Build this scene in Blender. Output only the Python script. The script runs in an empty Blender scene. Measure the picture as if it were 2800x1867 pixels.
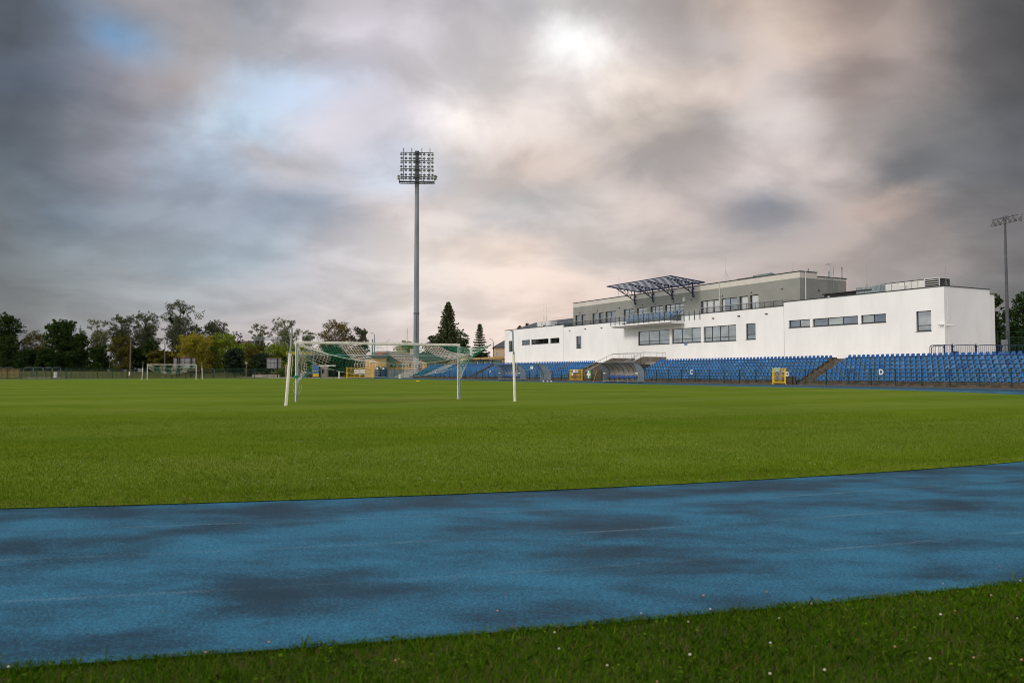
import bpy, math, random
import numpy as np
from mathutils import Vector, Matrix

R = math.radians
# ------------------------------------------------------------------ camera
F, CX, HY, HCAM = 2178.0, 1400.0, 1017.5, 1.25      # focal length, centre column, horizon row, eye height
sc = bpy.context.scene
cam_d = bpy.data.cameras.new('camera')
cam = bpy.data.objects.new('camera', cam_d)
sc.collection.objects.link(cam)
cam.location = (0, 0, HCAM)
cam.rotation_euler = (R(90 + 2.21), 0, 0)
cam_d.sensor_width = 36
cam_d.lens = 28
cam_d.clip_end = 6000
cam_d.clip_start = 0.05
cam_d.dof.use_dof = True
cam_d.dof.focus_distance = 45
cam_d.dof.aperture_fstop = 3.5
sc.camera = cam
# ------------------------------------------------------------------ view transform
sc.view_settings.view_transform = 'Standard'
sc.view_settings.look = 'None'
sc.view_settings.gamma = 1
sc.view_settings.use_curve_mapping = False
sc.view_settings.exposure = 0.0
sc.cycles.filter_width = 1.0
# ------------------------------------------------------------------ sun (behind the clouds, low warm light from the left behind)
SUN_AZ, SUN_EL = -118.0, 34.0      # azimuth from +Y towards +X
sd = Vector((math.sin(R(SUN_AZ)) * math.cos(R(SUN_EL)), math.cos(R(SUN_AZ)) * math.cos(R(SUN_EL)), math.sin(R(SUN_EL))))
sun_d = bpy.data.lights.new('sun', 'SUN')
sun_d.energy = 1.5
sun_d.angle = R(14)
sun_d.color = (1.0, 0.93, 0.83)
sun = bpy.data.objects.new('sun', sun_d)
sc.collection.objects.link(sun)
sun.rotation_euler = sd.to_track_quat('Z', 'Y').to_euler()

# ------------------------------------------------------------------ node helper
class NT:
    def __init__(s, tree):
        s.t = tree; s.n = tree.nodes; s.l = tree.links
    def node(s, typ, **kw):
        n = s.n.new(typ)
        for k, v in kw.items(): setattr(n, k, v)
        return n
    def put(s, sock, v):
        if hasattr(v, 'is_linked') or isinstance(v, bpy.types.NodeSocket): s.l.new(v, sock)
        else: sock.default_value = v
    def m(s, op, a, b=0.0, c=None, clamp=False):
        n = s.node('ShaderNodeMath', operation=op, use_clamp=clamp)
        s.put(n.inputs[0], a); s.put(n.inputs[1], b)
        if c is not None: s.put(n.inputs[2], c)
        return n.outputs[0]
    def mix(s, fac, a, b, blend='MIX'):
        n = s.node('ShaderNodeMix', data_type='RGBA', blend_type=blend)
        s.put(n.inputs[0], fac); s.put(n.inputs[6], a); s.put(n.inputs[7], b)
        return n.outputs[2]
    def rng(s, v, a, b, c=0.0, d=1.0, mode='SMOOTHSTEP'):
        n = s.node('ShaderNodeMapRange', interpolation_type=mode, clamp=True) if mode == 'LINEAR' else s.node('ShaderNodeMapRange', interpolation_type=mode)
        s.put(n.inputs[0], v); s.put(n.inputs[1], a); s.put(n.inputs[2], b); s.put(n.inputs[3], c); s.put(n.inputs[4], d)
        return n.outputs[0]
    def noise(s, vec, scale, detail=3.0, rough=0.5, dist=0.0):
        n = s.node('ShaderNodeTexNoise')
        s.put(n.inputs['Vector'], vec); s.put(n.inputs['Scale'], scale); s.put(n.inputs['Detail'], detail)
        s.put(n.inputs['Roughness'], rough); s.put(n.inputs['Distortion'], dist)
        return n.outputs[0]
    def comb(s, x, y, z=0.0):
        n = s.node('ShaderNodeCombineXYZ')
        s.put(n.inputs[0], x); s.put(n.inputs[1], y); s.put(n.inputs[2], z)
        return n.outputs[0]
    def mapping(s, vec, scale=(1, 1, 1), rot=(0, 0, 0), loc=(0, 0, 0)):
        n = s.node('ShaderNodeMapping')
        s.put(n.inputs[0], vec); n.inputs['Scale'].default_value = scale; n.inputs['Rotation'].default_value = rot
        n.inputs['Location'].default_value = loc
        return n.outputs[0]

def lin(c):
    return tuple((x / 255 / 12.92) if x / 255 <= 0.04045 else ((x / 255 + 0.055) / 1.055) ** 2.4 for x in c) + (1.0,)

# ------------------------------------------------------------------ world: overcast evening sky
world = bpy.data.worlds.new('World')
sc.world = world
world.use_nodes = True
wt = NT(world.node_tree)
wt.n.clear()
geo = wt.node('ShaderNodeTexCoord').outputs['Generated']
sep = wt.node('ShaderNodeSeparateXYZ'); wt.l.new(geo, sep.inputs[0])
dx, dy, dz = sep.outputs
az = wt.m('ARCTAN2', dx, dy)
hor = wt.m('SQRT', wt.m('ADD', wt.m('MULTIPLY', dx, dx), wt.m('MULTIPLY', dy, dy)))
V = wt.m('DIVIDE', dz, wt.m('MAXIMUM', dy, wt.m('MAXIMUM', wt.m('MULTIPLY', hor, 0.3), 0.02)))
H = wt.m('DIVIDE', dx, wt.m('MAXIMUM', dy, wt.m('MAXIMUM', wt.m('MULTIPLY', hor, 0.3), 0.02)))
Vc = wt.m('MAXIMUM', V, 0.0)
flat = wt.m('DIVIDE', 1.0, wt.m('ADD', Vc, 0.42))
cpos = wt.comb(wt.m('MULTIPLY', az, wt.m('ADD', wt.m('MULTIPLY', flat, 0.6), 2.0)), wt.m('MULTIPLY', flat, 1.5), 0.0)
cposw = wt.mapping(cpos, rot=(0, 0, R(-14)), scale=(0.75, 1.15, 1))
n1 = wt.noise(cposw, 1.9, 5, 0.58, 0.4)
n2 = wt.noise(wt.mapping(cpos, loc=(7.3, 2.1, 0)), 2.2, 5, 0.58, 0.4)
n3 = wt.noise(wt.mapping(cposw, loc=(3.7, 9.1, 0)), 3.8, 7, 0.5, 0.3)
U = wt.m('ADD', wt.m('DIVIDE', wt.m('ADD', H, 0.6428), 1.2857), wt.m('MULTIPLY', wt.m('SUBTRACT', n1, 0.5), 0.13))
Vw = wt.m('ADD', V, wt.m('MULTIPLY', wt.m('SUBTRACT', n2, 0.5), wt.m('MINIMUM', wt.m('MULTIPLY', Vc, 0.5), 0.10)))
rows = [  # (height, colours from left to right) of the cloud cover by direction, lens vignette painted into the sides
 (0.0400, [(112,112,114),(135,135,137),(156,154,156),(178,172,172),(190,182,182),(206,196,194),(216,204,200),(226,212,204),(232,212,200),(228,208,197),(222,204,194),(208,192,184),(190,176,170),(174,162,157),(160,152,150),(136,130,130),(110,108,108)]),
 (0.0980, [(112,114,116),(132,136,138),(152,156,160),(168,172,176),(178,178,182),(196,192,194),(212,204,202),(226,212,204),(236,216,204),(228,208,196),(212,196,188),(202,186,180),(186,172,166),(172,160,156),(158,150,148),(136,130,130),(110,108,108)]),
 (0.1510, [(112,118,122),(128,136,142),(148,156,164),(160,172,182),(168,178,188),(188,186,192),(212,206,206),(226,214,206),(236,216,204),(212,200,194),(200,190,184),(190,180,176),(178,168,164),(178,164,158),(162,152,148),(140,132,130),(112,108,108)]),
 (0.2045, [(108,114,120),(120,132,144),(142,150,162),(152,160,174),(152,162,178),(166,172,184),(206,198,198),(216,206,202),(190,186,186),(200,192,188),(206,192,186),(192,180,176),(146,146,153),(172,162,160),(182,164,155),(140,132,130),(110,106,106)]),
 (0.2580, [(96,104,112),(112,118,128),(146,148,158),(168,182,200),(182,182,190),(190,188,194),(202,206,218),(205,200,200),(205,190,182),(206,192,184),(174,166,164),(182,172,168),(204,192,188),(196,184,180),(126,122,122),(112,112,114),(96,96,98)]),
 (0.3120, [(92,98,106),(120,124,132),(142,144,154),(180,190,204),(188,206,224),(208,206,216),(204,200,208),(244,236,234),(232,220,214),(216,204,198),(190,178,170),(166,158,154),(208,198,194),(168,158,154),(138,132,130),(110,108,108),(88,88,90)]),
 (0.3660, [(84,92,104),(112,116,128),(150,146,152),(166,162,165),(182,198,218),(196,204,222),(198,194,200),(205,200,202),(214,206,204),(232,222,218),(232,219,210),(214,198,188),(196,184,180),(156,142,136),(160,148,144),(118,112,110),(88,86,86)]),
 (0.4200, [(85,90,98),(116,128,146),(122,152,184),(160,158,162),(160,160,167),(196,192,200),(206,200,208),(200,195,198),(214,208,208),(255,255,254),(214,205,202),(186,176,172),(206,188,176),(172,154,146),(158,144,138),(112,106,104),(85,82,82)]),
 (0.4720, [(88,93,100),(122,134,150),(150,150,158),(155,152,155),(148,150,159),(176,172,178),(188,182,190),(192,186,192),(176,173,176),(192,188,187),(184,178,176),(176,164,158),(200,182,170),(165,148,140),(150,136,130),(105,100,98),(82,80,80)]),
]
col = None
for i, (v, cs) in enumerate(rows):
    rp = wt.node('ShaderNodeValToRGB')
    cr = rp.color_ramp
    cr.interpolation = 'CARDINAL'
    while len(cr.elements) < len(cs): cr.elements.new(0.5)
    for j, c in enumerate(cs):
        cr.elements[j].position = j / (len(cs) - 1)
        cr.elements[j].color = lin(c)
    wt.l.new(U, rp.inputs[0])
    if col is None: col = rp.outputs[0]
    else: col = wt.mix(wt.rng(Vw, rows[i-1][0], v), col, rp.outputs[0])
streak = wt.rng(n3, 0.35, 0.65, 0.96, 1.24)
grey = wt.comb(streak, streak, streak)
col = wt.mix(1.0, col, grey, 'MULTIPLY')
# sky outside the view: brighter broken cloud overhead and behind
side = wt.rng(wt.m('ABSOLUTE', az), R(36), R(75))
up = wt.rng(V, 0.52, 1.1)
out = wt.m('MAXIMUM', side, up)
rest = wt.mix(wt.rng(n1, 0.35, 0.65), (0.66, 0.69, 0.76, 1), (1.12, 1.06, 1.0, 1))
col = wt.mix(out, col, rest)
nish = wt.node('ShaderNodeTexSky', sky_type='NISHITA')
nish.sun_disc = False; nish.sun_elevation = R(SUN_EL); nish.sun_rotation = R(SUN_AZ)
bg1 = wt.node('ShaderNodeBackground'); wt.l.new(nish.outputs[0], bg1.inputs[0]); bg1.inputs[1].default_value = 0.06
bg2 = wt.node('ShaderNodeBackground'); wt.l.new(col, bg2.inputs[0]); bg2.inputs[1].default_value = 1.0
mx = wt.node('ShaderNodeMixShader'); mx.inputs[0].default_value = 0.93
wt.l.new(bg1.outputs[0], mx.inputs[1]); wt.l.new(bg2.outputs[0], mx.inputs[2])
wo = wt.node('ShaderNodeOutputWorld'); wt.l.new(mx.outputs[0], wo.inputs[0])
world.cycles.sampling_method = 'MANUAL'
world.cycles.sample_map_resolution = 512

# ------------------------------------------------------------------ frames
TH = R(28.0)                       # the stadium axis is turned 28 degrees
UX, UY = math.cos(TH), math.sin(TH)
def S(w, s, z=0.0):                # stadium coordinates -> world
    return Vector((UX * w - UY * s, UY * w + UX * s, z))
def P(px, Z, z=0.0):               # a place seen at column px, Z metres out
    return Vector(((px - CX) / F * Z, Z, z))
def zh(py, Z): return HCAM + (HY - py) / F * Z
def onw(px, w):                    # (s, Z) on the plane w = const at column px
    x = (px - CX) / F
    Z = w / (UX * x + UY)
    return (Z - UY * w) / UX, Z
def wl(px, py, w):
    s, Z = onw(px, w)
    return s, zh(py, Z)

# ------------------------------------------------------------------ materials
MATS = {}
def mat(name, c, rough=0.7, var=0.12, vscale=3.0, bump=0.0, bscale=40.0, metal=0.0, spec=0.35, c2=None, stretch=(1, 1, 1), dirt=0.0, coords='Object'):
    if name in MATS: return MATS[name]
    m = bpy.data.materials.new(name); m.use_nodes = True
    t = NT(m.node_tree); b = t.n['Principled BSDF']
    tc = t.node('ShaderNodeTexCoord').outputs[coords]
    v = t.mapping(tc, scale=stretch)
    n = t.noise(v, vscale, 4, 0.6)
    c2 = c2 or tuple(max(0, x * (1 - 2.2 * var)) for x in c)
    hi = tuple(min(1, x * (1 + var)) for x in c)
    colr = t.mix(t.rng(n, 0.3, 0.7), (*c2, 1), (*hi, 1))
    if dirt:
        dn = t.noise(t.mapping(tc, scale=(1.3, 1.3, 0.12)), 1.5, 5, 0.65)
        colr = t.mix(t.m('MULTIPLY', t.rng(dn, 0.48, 0.75), dirt), colr, (0.09, 0.075, 0.06, 1))
    t.l.new(colr, b.inputs['Base Color'])
    b.inputs['Roughness'].default_value = rough
    b.inputs['Metallic'].default_value = metal
    b.inputs['Specular IOR Level'].default_value = spec
    if bump:
        bn = t.noise(tc, bscale, 3, 0.6)
        bp = t.node('ShaderNodeBump'); bp.inputs['Strength'].default_value = bump; bp.inputs['Distance'].default_value = 0.02
        t.l.new(bn, bp.inputs['Height']); t.l.new(bp.outputs[0], b.inputs['Normal'])
    MATS[name] = m
    return m

def leafmat(name, c, c2, trans=0.25):
    m = bpy.data.materials.new(name); m.use_nodes = True
    t = NT(m.node_tree); b = t.n['Principled BSDF']
    tc = t.node('ShaderNodeTexCoord').outputs['Object']
    rnd = t.node('ShaderNodeNewGeometry').outputs['Random Per Island']
    n = t.noise(tc, 0.5, 3, 0.6)
    f = t.m('ADD', t.m('MULTIPLY', rnd, 0.55), t.m('MULTIPLY', t.rng(n, 0.3, 0.7), 0.45))
    colr = t.mix(f, (*c2, 1), (*c, 1))
    t.l.new(colr, b.inputs['Base Color'])
    b.inputs['Roughness'].default_value = 0.75
    b.inputs['Specular IOR Level'].default_value = 0.04
    tr = t.node('ShaderNodeBsdfTranslucent'); t.l.new(colr, tr.inputs[0])
    mxs = t.node('ShaderNodeMixShader'); mxs.inputs[0].default_value = trans
    t.l.new(b.outputs[0], mxs.inputs[1]); t.l.new(tr.outputs[0], mxs.inputs[2])
    t.l.new(mxs.outputs[0], t.n['Material Output'].inputs[0])
    return m

M = {}
M['white_wall'] = mat('white_render', (0.90, 0.89, 0.88), 0.9, 0.025, 0.35, 0.15, 30, spec=0.1, stretch=(1, 1, 0.5), dirt=0.045)
M['grey_wall'] = mat('grey_render', (0.30, 0.30, 0.275), 0.9, 0.04, 0.5, 0.15, 30, spec=0.1)
M['cream_wall'] = mat('cream_render', (0.66, 0.62, 0.56), 0.9, 0.03, 0.5, 0.1, 30, spec=0.1)
M['dark_metal'] = mat('anthracite_metal', (0.022, 0.026, 0.036), 0.45, 0.2, 4, spec=0.4)
M['navy_metal'] = mat('navy_paint', (0.014, 0.024, 0.075), 0.45, 0.2, 4)
M['steel'] = mat('stainless_steel', (0.55, 0.55, 0.54), 0.35, 0.1, 4, metal=0.8)
M['galv'] = mat('galvanised_steel', (0.33, 0.36, 0.38), 0.5, 0.15, 1.5, metal=0.35)
M['mast'] = mat('mast_grey', (0.25, 0.265, 0.28), 0.6, 0.10, 0.8, 0.1, 20, metal=0.2, stretch=(1, 1, 0.15))
M['mast_dark'] = mat('mast_dark_grey', (0.10, 0.105, 0.115), 0.6, 0.1, 0.8, metal=0.2)
M['duct'] = mat('duct_sheet', (0.30, 0.36, 0.38), 0.4, 0.15, 1.2, metal=0.5)
M['unit_white'] = mat('unit_white', (0.70, 0.69, 0.67), 0.6, 0.04, 1)
M['felt'] = mat('dark_felt', (0.045, 0.042, 0.042), 0.9, 0.2, 2)
M['slate'] = mat('slate_roof', (0.055, 0.068, 0.085), 0.7, 0.2, 3)
M['concrete'] = mat('concrete', (0.33, 0.29, 0.24), 0.92, 0.15, 1.2, 0.3, 25, dirt=0.75, spec=0.1)
M['step'] = mat('terrace_concrete', (0.125, 0.10, 0.078), 0.95, 0.2, 1.8, 0.4, 30, dirt=0.6, spec=0.1)
M['seat'] = mat('blue_plastic', (0.032, 0.175, 0.42), 0.5, 0.14, 0.9, spec=0.25, coords='Object')
M['seat_b'] = mat('bench_blue_plastic', (0.02, 0.10, 0.36), 0.42, 0.1, 2, spec=0.45)
M['green_paint'] = mat('green_paint', (0.008, 0.052, 0.032), 0.5, 0.2, 3)
M['yellow_paint'] = mat('yellow_paint', (0.75, 0.47, 0.015), 0.5, 0.1, 3)
M['blue_paint'] = mat('blue_paint', (0.06, 0.19, 0.38), 0.5, 0.1, 3)
M['goal_white'] = mat('goal_white_paint', (0.84, 0.79, 0.70), 0.6, 0.08, 6, dirt=0.25, stretch=(1, 1, 0.4))
M['cord_white'] = mat('white_cord', (0.85, 0.80, 0.68), 0.9, 0.1, 5)
M['cord_green'] = mat('green_cord', (0.012, 0.21, 0.13), 0.85, 0.1, 5)
M['bark'] = mat('bark', (0.075, 0.06, 0.045), 0.95, 0.25, 6, 0.4, 15, stretch=(1, 1, 0.3))
M['timber_pole'] = mat('weathered_pole', (0.16, 0.125, 0.10), 0.9, 0.2, 4, stretch=(1, 1, 0.2))
M['ochre_wall'] = mat('ochre_render', (0.62, 0.36, 0.13), 0.9, 0.08, 0.8, dirt=0.2)
M['beige_wall'] = mat('beige_render', (0.62, 0.46, 0.35), 0.9, 0.04, 0.8)
M['mint_wall'] = mat('mint_cladding', (0.20, 0.34, 0.25), 0.8, 0.08, 2)
M['red_roof'] = mat('red_tiles', (0.30, 0.08, 0.06), 0.8, 0.15, 3)
M['white_paint'] = mat('white_paint', (0.75, 0.74, 0.70), 0.6, 0.04, 3)
M['sign_green'] = mat('sign_green', (0.10, 0.36, 0.12), 0.6, 0.08, 5)
M['sign_teal'] = mat('sign_teal', (0.05, 0.17, 0.15), 0.6, 0.08, 5)
M['sign_blue'] = mat('sign_blue', (0.012, 0.08, 0.28), 0.5, 0.05, 5)
M['sign_grey'] = mat('hoarding_grey', (0.27, 0.28, 0.29), 0.7, 0.08, 2)
M['rust'] = mat('rust_red_steel', (0.12, 0.035, 0.03), 0.8, 0.15, 3)
M['black'] = mat('black_paint', (0.012, 0.012, 0.014), 0.5, 0.2, 3)
M['rubber'] = mat('rubber', (0.02, 0.02, 0.02), 0.85, 0.2, 5)
M['car_paint'] = mat('dark_car_paint', (0.012, 0.016, 0.022), 0.2, 0.1, 1, spec=0.7)
M['paving'] = mat('paving', (0.36, 0.31, 0.25), 0.9, 0.12, 1.5)
M['red_plastic'] = mat('red_plastic', (0.6, 0.03, 0.02), 0.5, 0.1, 3)
M['lamp_glass'] = mat('lamp_glass', (0.36, 0.38, 0.33), 0.25, 0.15, 2, metal=0.3)
M['curtain'] = mat('curtain', (0.65, 0.66, 0.66), 0.9, 0.1, 6, stretch=(1, 6, 0.2))

def glassmat(name, tint, refl_rough=0.03, metal=0.9):
    m = bpy.data.materials.new(name); m.use_nodes = True
    t = NT(m.node_tree); b = t.n['Principled BSDF']
    tc = t.node('ShaderNodeTexCoord').outputs['Object']
    n = t.noise(t.mapping(tc, scale=(1, 0.6, 1)), 0.7, 3, 0.5)
    t.l.new(t.mix(t.rng(n, 0.35, 0.65), tuple(x * 0.72 for x in tint) + (1,), (*tint, 1)), b.inputs['Base Color'])
    b.inputs['Metallic'].default_value = metal
    b.inputs['Roughness'].default_value = refl_rough
    bn = t.noise(tc, 0.9, 1, 0.4)
    bp = t.node('ShaderNodeBump'); bp.inputs['Strength'].default_value = 0.08; bp.inputs['Distance'].default_value = 0.05
    t.l.new(bn, bp.inputs['Height']); t.l.new(bp.outputs[0], b.inputs['Normal'])
    return m
M['glass'] = glassmat('window_glass', (0.38, 0.42, 0.43))
M['glass_dark'] = glassmat('dark_window_glass', (0.11, 0.13, 0.12))
M['glass_mid'] = glassmat('tilted_window_glass', (0.27, 0.30, 0.33))
def clearmat(name, tint, alpha, rough=0.08, through=(0.93, 0.95, 0.95, 1)):
    m = bpy.data.materials.new(name); m.use_nodes = True
    t = NT(m.node_tree); b = t.n['Principled BSDF']
    b.inputs['Base Color'].default_value = (*tint, 1); b.inputs['Roughness'].default_value = rough
    b.inputs['Specular IOR Level'].default_value = 0.6
    tr = t.node('ShaderNodeBsdfTransparent'); tr.inputs[0].default_value = through
    mxs = t.node('ShaderNodeMixShader')
    tc = t.node('ShaderNodeTexCoord').outputs['Object']
    t.l.new(t.rng(t.noise(tc, 1.3, 4, 0.6), 0.3, 0.7, alpha * 0.75, min(1, alpha * 1.2)), mxs.inputs[0])
    t.l.new(tr.outputs[0], mxs.inputs[1]); t.l.new(b.outputs[0], mxs.inputs[2])
    t.l.new(mxs.outputs[0], t.n['Material Output'].inputs[0])
    return m
M['acrylic'] = clearmat('smoky_acrylic', (0.58, 0.50, 0.41), 0.62)
M['acrylic_end'] = clearmat('clear_acrylic', (0.44, 0.50, 0.54), 0.45)
M['balcony_glass'] = clearmat('balcony_glass', (0.42, 0.46, 0.48), 0.16)

def sheetmat(name):
    m = bpy.data.materials.new(name); m.use_nodes = True
    t = NT(m.node_tree); b = t.n['Principled BSDF']; t.n.remove(b)
    tc = t.node('ShaderNodeTexCoord').outputs['Object']
    d = t.node('ShaderNodeBsdfTranslucent'); t.l.new(t.mix(t.rng(t.noise(tc, 0.8, 3, 0.6), .3, .7), (0.72, 0.80, 0.92, 1), (0.86, 0.92, 1.0, 1)), d.inputs[0])
    tr = t.node('ShaderNodeBsdfTransparent'); tr.inputs[0].default_value = (0.88, 0.94, 1.0, 1)
    x = t.node('ShaderNodeMixShader'); x.inputs[0].default_value = 0.45
    t.l.new(tr.outputs[0], x.inputs[1]); t.l.new(d.outputs[0], x.inputs[2]); t.l.new(x.outputs[0], t.n['Material Output'].inputs[0])
    return m
M['canopy_glass'] = sheetmat('canopy_sheet_white')
# ------------------------------------------------------------------ mesh builder
class MB:
    def __init__(s): s.v = []; s.f = []; s.mi = []
    def add(s, vs, fs, mi=0):
        o = len(s.v); s.v += [tuple(v) for v in vs]; s.f += [tuple(i + o for i in f) for f in fs]; s.mi += [mi] * len(fs)
        return s
    def box(s, x0, x1, y0, y1, z0, z1, mi=0):
        return s.add([(x0,y0,z0),(x1,y0,z0),(x1,y1,z0),(x0,y1,z0),(x0,y0,z1),(x1,y0,z1),(x1,y1,z1),(x0,y1,z1)],
                     [(0,3,2,1),(4,5,6,7),(0,1,5,4),(1,2,6,5),(2,3,7,6),(3,0,4,7)], mi)
    def tube(s, pts, r, n=8, mi=0, cap=True, r1=None):
        pts = [Vector(p) for p in pts]; k = len(pts); vs = []; fs = []
        prev = None
        for i, p in enumerate(pts):
            d = (pts[min(i+1, k-1)] - pts[max(i-1, 0)])
            d = d.normalized() if d.length > 1e-9 else Vector((0, 0, 1))
            a = Vector((0, 0, 1)) if abs(d.z) < 0.9 else Vector((1, 0, 0))
            if prev is not None: a = prev
            x = d.cross(a)
            if x.length < 1e-6: x = d.cross(Vector((0, 1, 0)))
            x.normalize(); y = x.cross(d).normalized(); prev = y
            rr = r if r1 is None else r + (r1 - r) * i / max(1, k - 1)
            for j in range(n):
                t = 2 * math.pi * (j + 0.5) / n
                vs.append(p + x * (rr * math.cos(t)) + y * (rr * math.sin(t)))
        for i in range(k - 1):
            for j in range(n):
                fs.append((i*n+j, i*n+(j+1) % n, (i+1)*n+(j+1) % n, (i+1)*n+j))
        if cap: fs += [tuple(range(n))[::-1], tuple((k-1)*n+j for j in range(n))]
        return s.add(vs, fs, mi)
    def beam(s, a, b, t, mi=0): return s.tube([a, b], t * 0.7071, 4, mi)
    def lathe(s, prof, n=20, axis=(0, 0, 0), mi=0):
        vs = []; fs = []
        for (r, z) in prof:
            for j in range(n):
                t = 2 * math.pi * j / n
                vs.append((axis[0] + r * math.cos(t), axis[1] + r * math.sin(t), axis[2] + z))
        for i in range(len(prof) - 1):
            for j in range(n):
                fs.append((i*n+j, i*n+(j+1) % n, (i+1)*n+(j+1) % n, (i+1)*n+j))
        fs += [tuple(range(n))[::-1], tuple((len(prof)-1)*n+j for j in range(n))]
        return s.add(vs, fs, mi)
    def quad(s, a, b, c, d, mi=0): return s.add([a, b, c, d], [(0, 1, 2, 3)], mi)
    def prism(s, poly, y0, y1, mi=0):      # poly in (x,z), extruded along y
        n = len(poly)
        vs = [(p[0], y0, p[1]) for p in poly] + [(p[0], y1, p[1]) for p in poly]
        fs = [tuple(range(n)), tuple(range(2*n-1, n-1, -1))] + [(i, i+n, (i+1) % n + n, (i+1) % n) for i in range(n)]
        return s.add(vs, fs, mi)

def link(o): sc.collection.objects.link(o); return o
def obj(name, mb, mats, parent=None, smooth=False, loc=None, rotz=None):
    me = bpy.data.meshes.new(name)
    me.from_pydata([tuple(v) for v in mb.v], [], mb.f)
    if not isinstance(mats, (list, tuple)): mats = [mats]
    for m in mats: me.materials.append(M[m] if isinstance(m, str) else m)
    if len(mats) > 1: me.polygons.foreach_set('material_index', mb.mi)
    if smooth: me.polygons.foreach_set('use_smooth', [True] * len(me.polygons))
    me.update()
    o = link(bpy.data.objects.new(name, me))
    if parent: o.parent = parent
    if loc is not None: o.location = loc
    if rotz is not None: o.rotation_euler = (0, 0, rotz)
    return o
def tag(o, label, cat, group=None):
    o['label'] = label; o['category'] = cat
    if group: o['group'] = group
    return o
def thing(name, label, cat, loc=(0, 0, 0), rotz=0.0, group=None):
    o = link(bpy.data.objects.new(name, None)); o.location = loc; o.rotation_euler = (0, 0, rotz)
    o.empty_display_size = 0.2
    return tag(o, label, cat, group)
def dup(root, loc, rotz, label, group=None):
    r = root.copy(); link(r); r.location = loc; r.rotation_euler = (0, 0, rotz); r['label'] = label
    if group: r['group'] = group
    for ch in list(root.children):
        c = ch.copy(); link(c); c.parent = r
        for g in ch.children:
            d = g.copy(); link(d); d.parent = c
    return r
def bevel(o, w=0.01, seg=2):
    b = o.modifiers.new('bevel', 'BEVEL'); b.width = w; b.segments = seg; b.limit_method = 'ANGLE'
    return o
def fastmesh(name, verts, nper, mats, mi=None, loc=None, parent=None):
    """many separate faces with nper corners each, verts (k*nper, 3)"""
    me = bpy.data.meshes.new(name)
    nv = len(verts); nf = nv // nper
    me.vertices.add(nv); me.vertices.foreach_set('co', np.asarray(verts, dtype=np.float32).ravel())
    me.loops.add(nv); me.loops.foreach_set('vertex_index', np.arange(nv, dtype=np.int32))
    me.polygons.add(nf)
    me.polygons.foreach_set('loop_start', np.arange(0, nv, nper, dtype=np.int32))
    me.polygons.foreach_set('loop_total', np.full(nf, nper, dtype=np.int32))
    for m in mats: me.materials.append(m)
    if mi is not None: me.polygons.foreach_set('material_index', np.asarray(mi, dtype=np.int32))
    me.update(calc_edges=True)
    o = link(bpy.data.objects.new(name, me))
    if loc is not None: o.location = loc
    if parent: o.parent = parent
    return o
ORD = ['zeroth','first','second','third','fourth','fifth','sixth','seventh','eighth','ninth','tenth','eleventh','twelfth','thirteenth','fourteenth','fifteenth','sixteenth','seventeenth','eighteenth','nineteenth']
def ordn(n):
    if n < 20: return ORD[n]
    tens = {2: ('twentieth', 'twenty'), 3: ('thirtieth', 'thirty'), 4: ('fortieth', 'forty'), 5: ('fiftieth', 'fifty')}[n // 10]
    return tens[0] if n % 10 == 0 else tens[1] + '-' + ORD[n % 10]

def text_mesh(txt, size, depth=0.004, bold=0.0):
    c = bpy.data.curves.new('lettering', 'FONT'); c.body = txt; c.size = size; c.extrude = depth; c.offset = bold
    c.align_x = 'CENTER'; c.align_y = 'CENTER'
    o = bpy.data.objects.new('lettering_tmp', c); link(o)
    dg = bpy.context.evaluated_depsgraph_get(); dg.update()
    me = bpy.data.meshes.new_from_object(o.evaluated_get(dg))
    bpy.data.objects.remove(o); bpy.data.curves.remove(c)
    return me
def lettering(name, txt, size, m, parent, loc, rot, bold=0.0, mirror=False):
    me = text_mesh(txt, size, 0.006, bold); me.materials.clear(); me.materials.append(M[m])
    if mirror:
        for v in me.vertices: v.co.x = -v.co.x
    o = link(bpy.data.objects.new(name, me)); o.parent = parent; o.location = loc; o.rotation_euler = rot
    return o

# ================================================================== THE GROUND
def sheet(name, pts, z, m, kind='structure'):
    mb = MB(); mb.add([(p[0], p[1], z) for p in pts], [tuple(range(len(pts)))])
    o = obj(name, mb, m); o['kind'] = kind; return o
def groundmat(name, cols, scales, bump=0.3, bscale=60, spec=0.1):
    m = bpy.data.materials.new(name); m.use_nodes = True
    t = NT(m.node_tree); b = t.n['Principled BSDF']
    tc = t.node('ShaderNodeTexCoord').outputs['Object']
    c = (*cols[0], 1)
    for k, (cc, sca) in enumerate(zip(cols[1:], scales)):
        n = t.noise(t.mapping(tc, loc=(k * 7.7, k * 3.1, 0)), sca, 4, 0.6)
        c = t.mix(t.rng(n, 0.42, 0.68), c, (*cc, 1))
    t.l.new(c, b.inputs['Base Color'])
    b.inputs['Roughness'].default_value = 0.95; b.inputs['Specular IOR Level'].default_value = spec
    bn = t.noise(tc, bscale, 4, 0.7)
    bp = t.node('ShaderNodeBump'); bp.inputs['Strength'].default_value = bump; bp.inputs['Distance'].default_value = 0.05
    t.l.new(bn, bp.inputs['Height']); t.l.new(bp.outputs[0], b.inputs['Normal'])
    return m
M['rough_grass'] = groundmat('rough_grass', [(0.056, 0.074, 0.012), (0.085, 0.092, 0.020), (0.038, 0.058, 0.010), (0.09, 0.075, 0.032)], [0.3, 2.0, 7.0])
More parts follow.
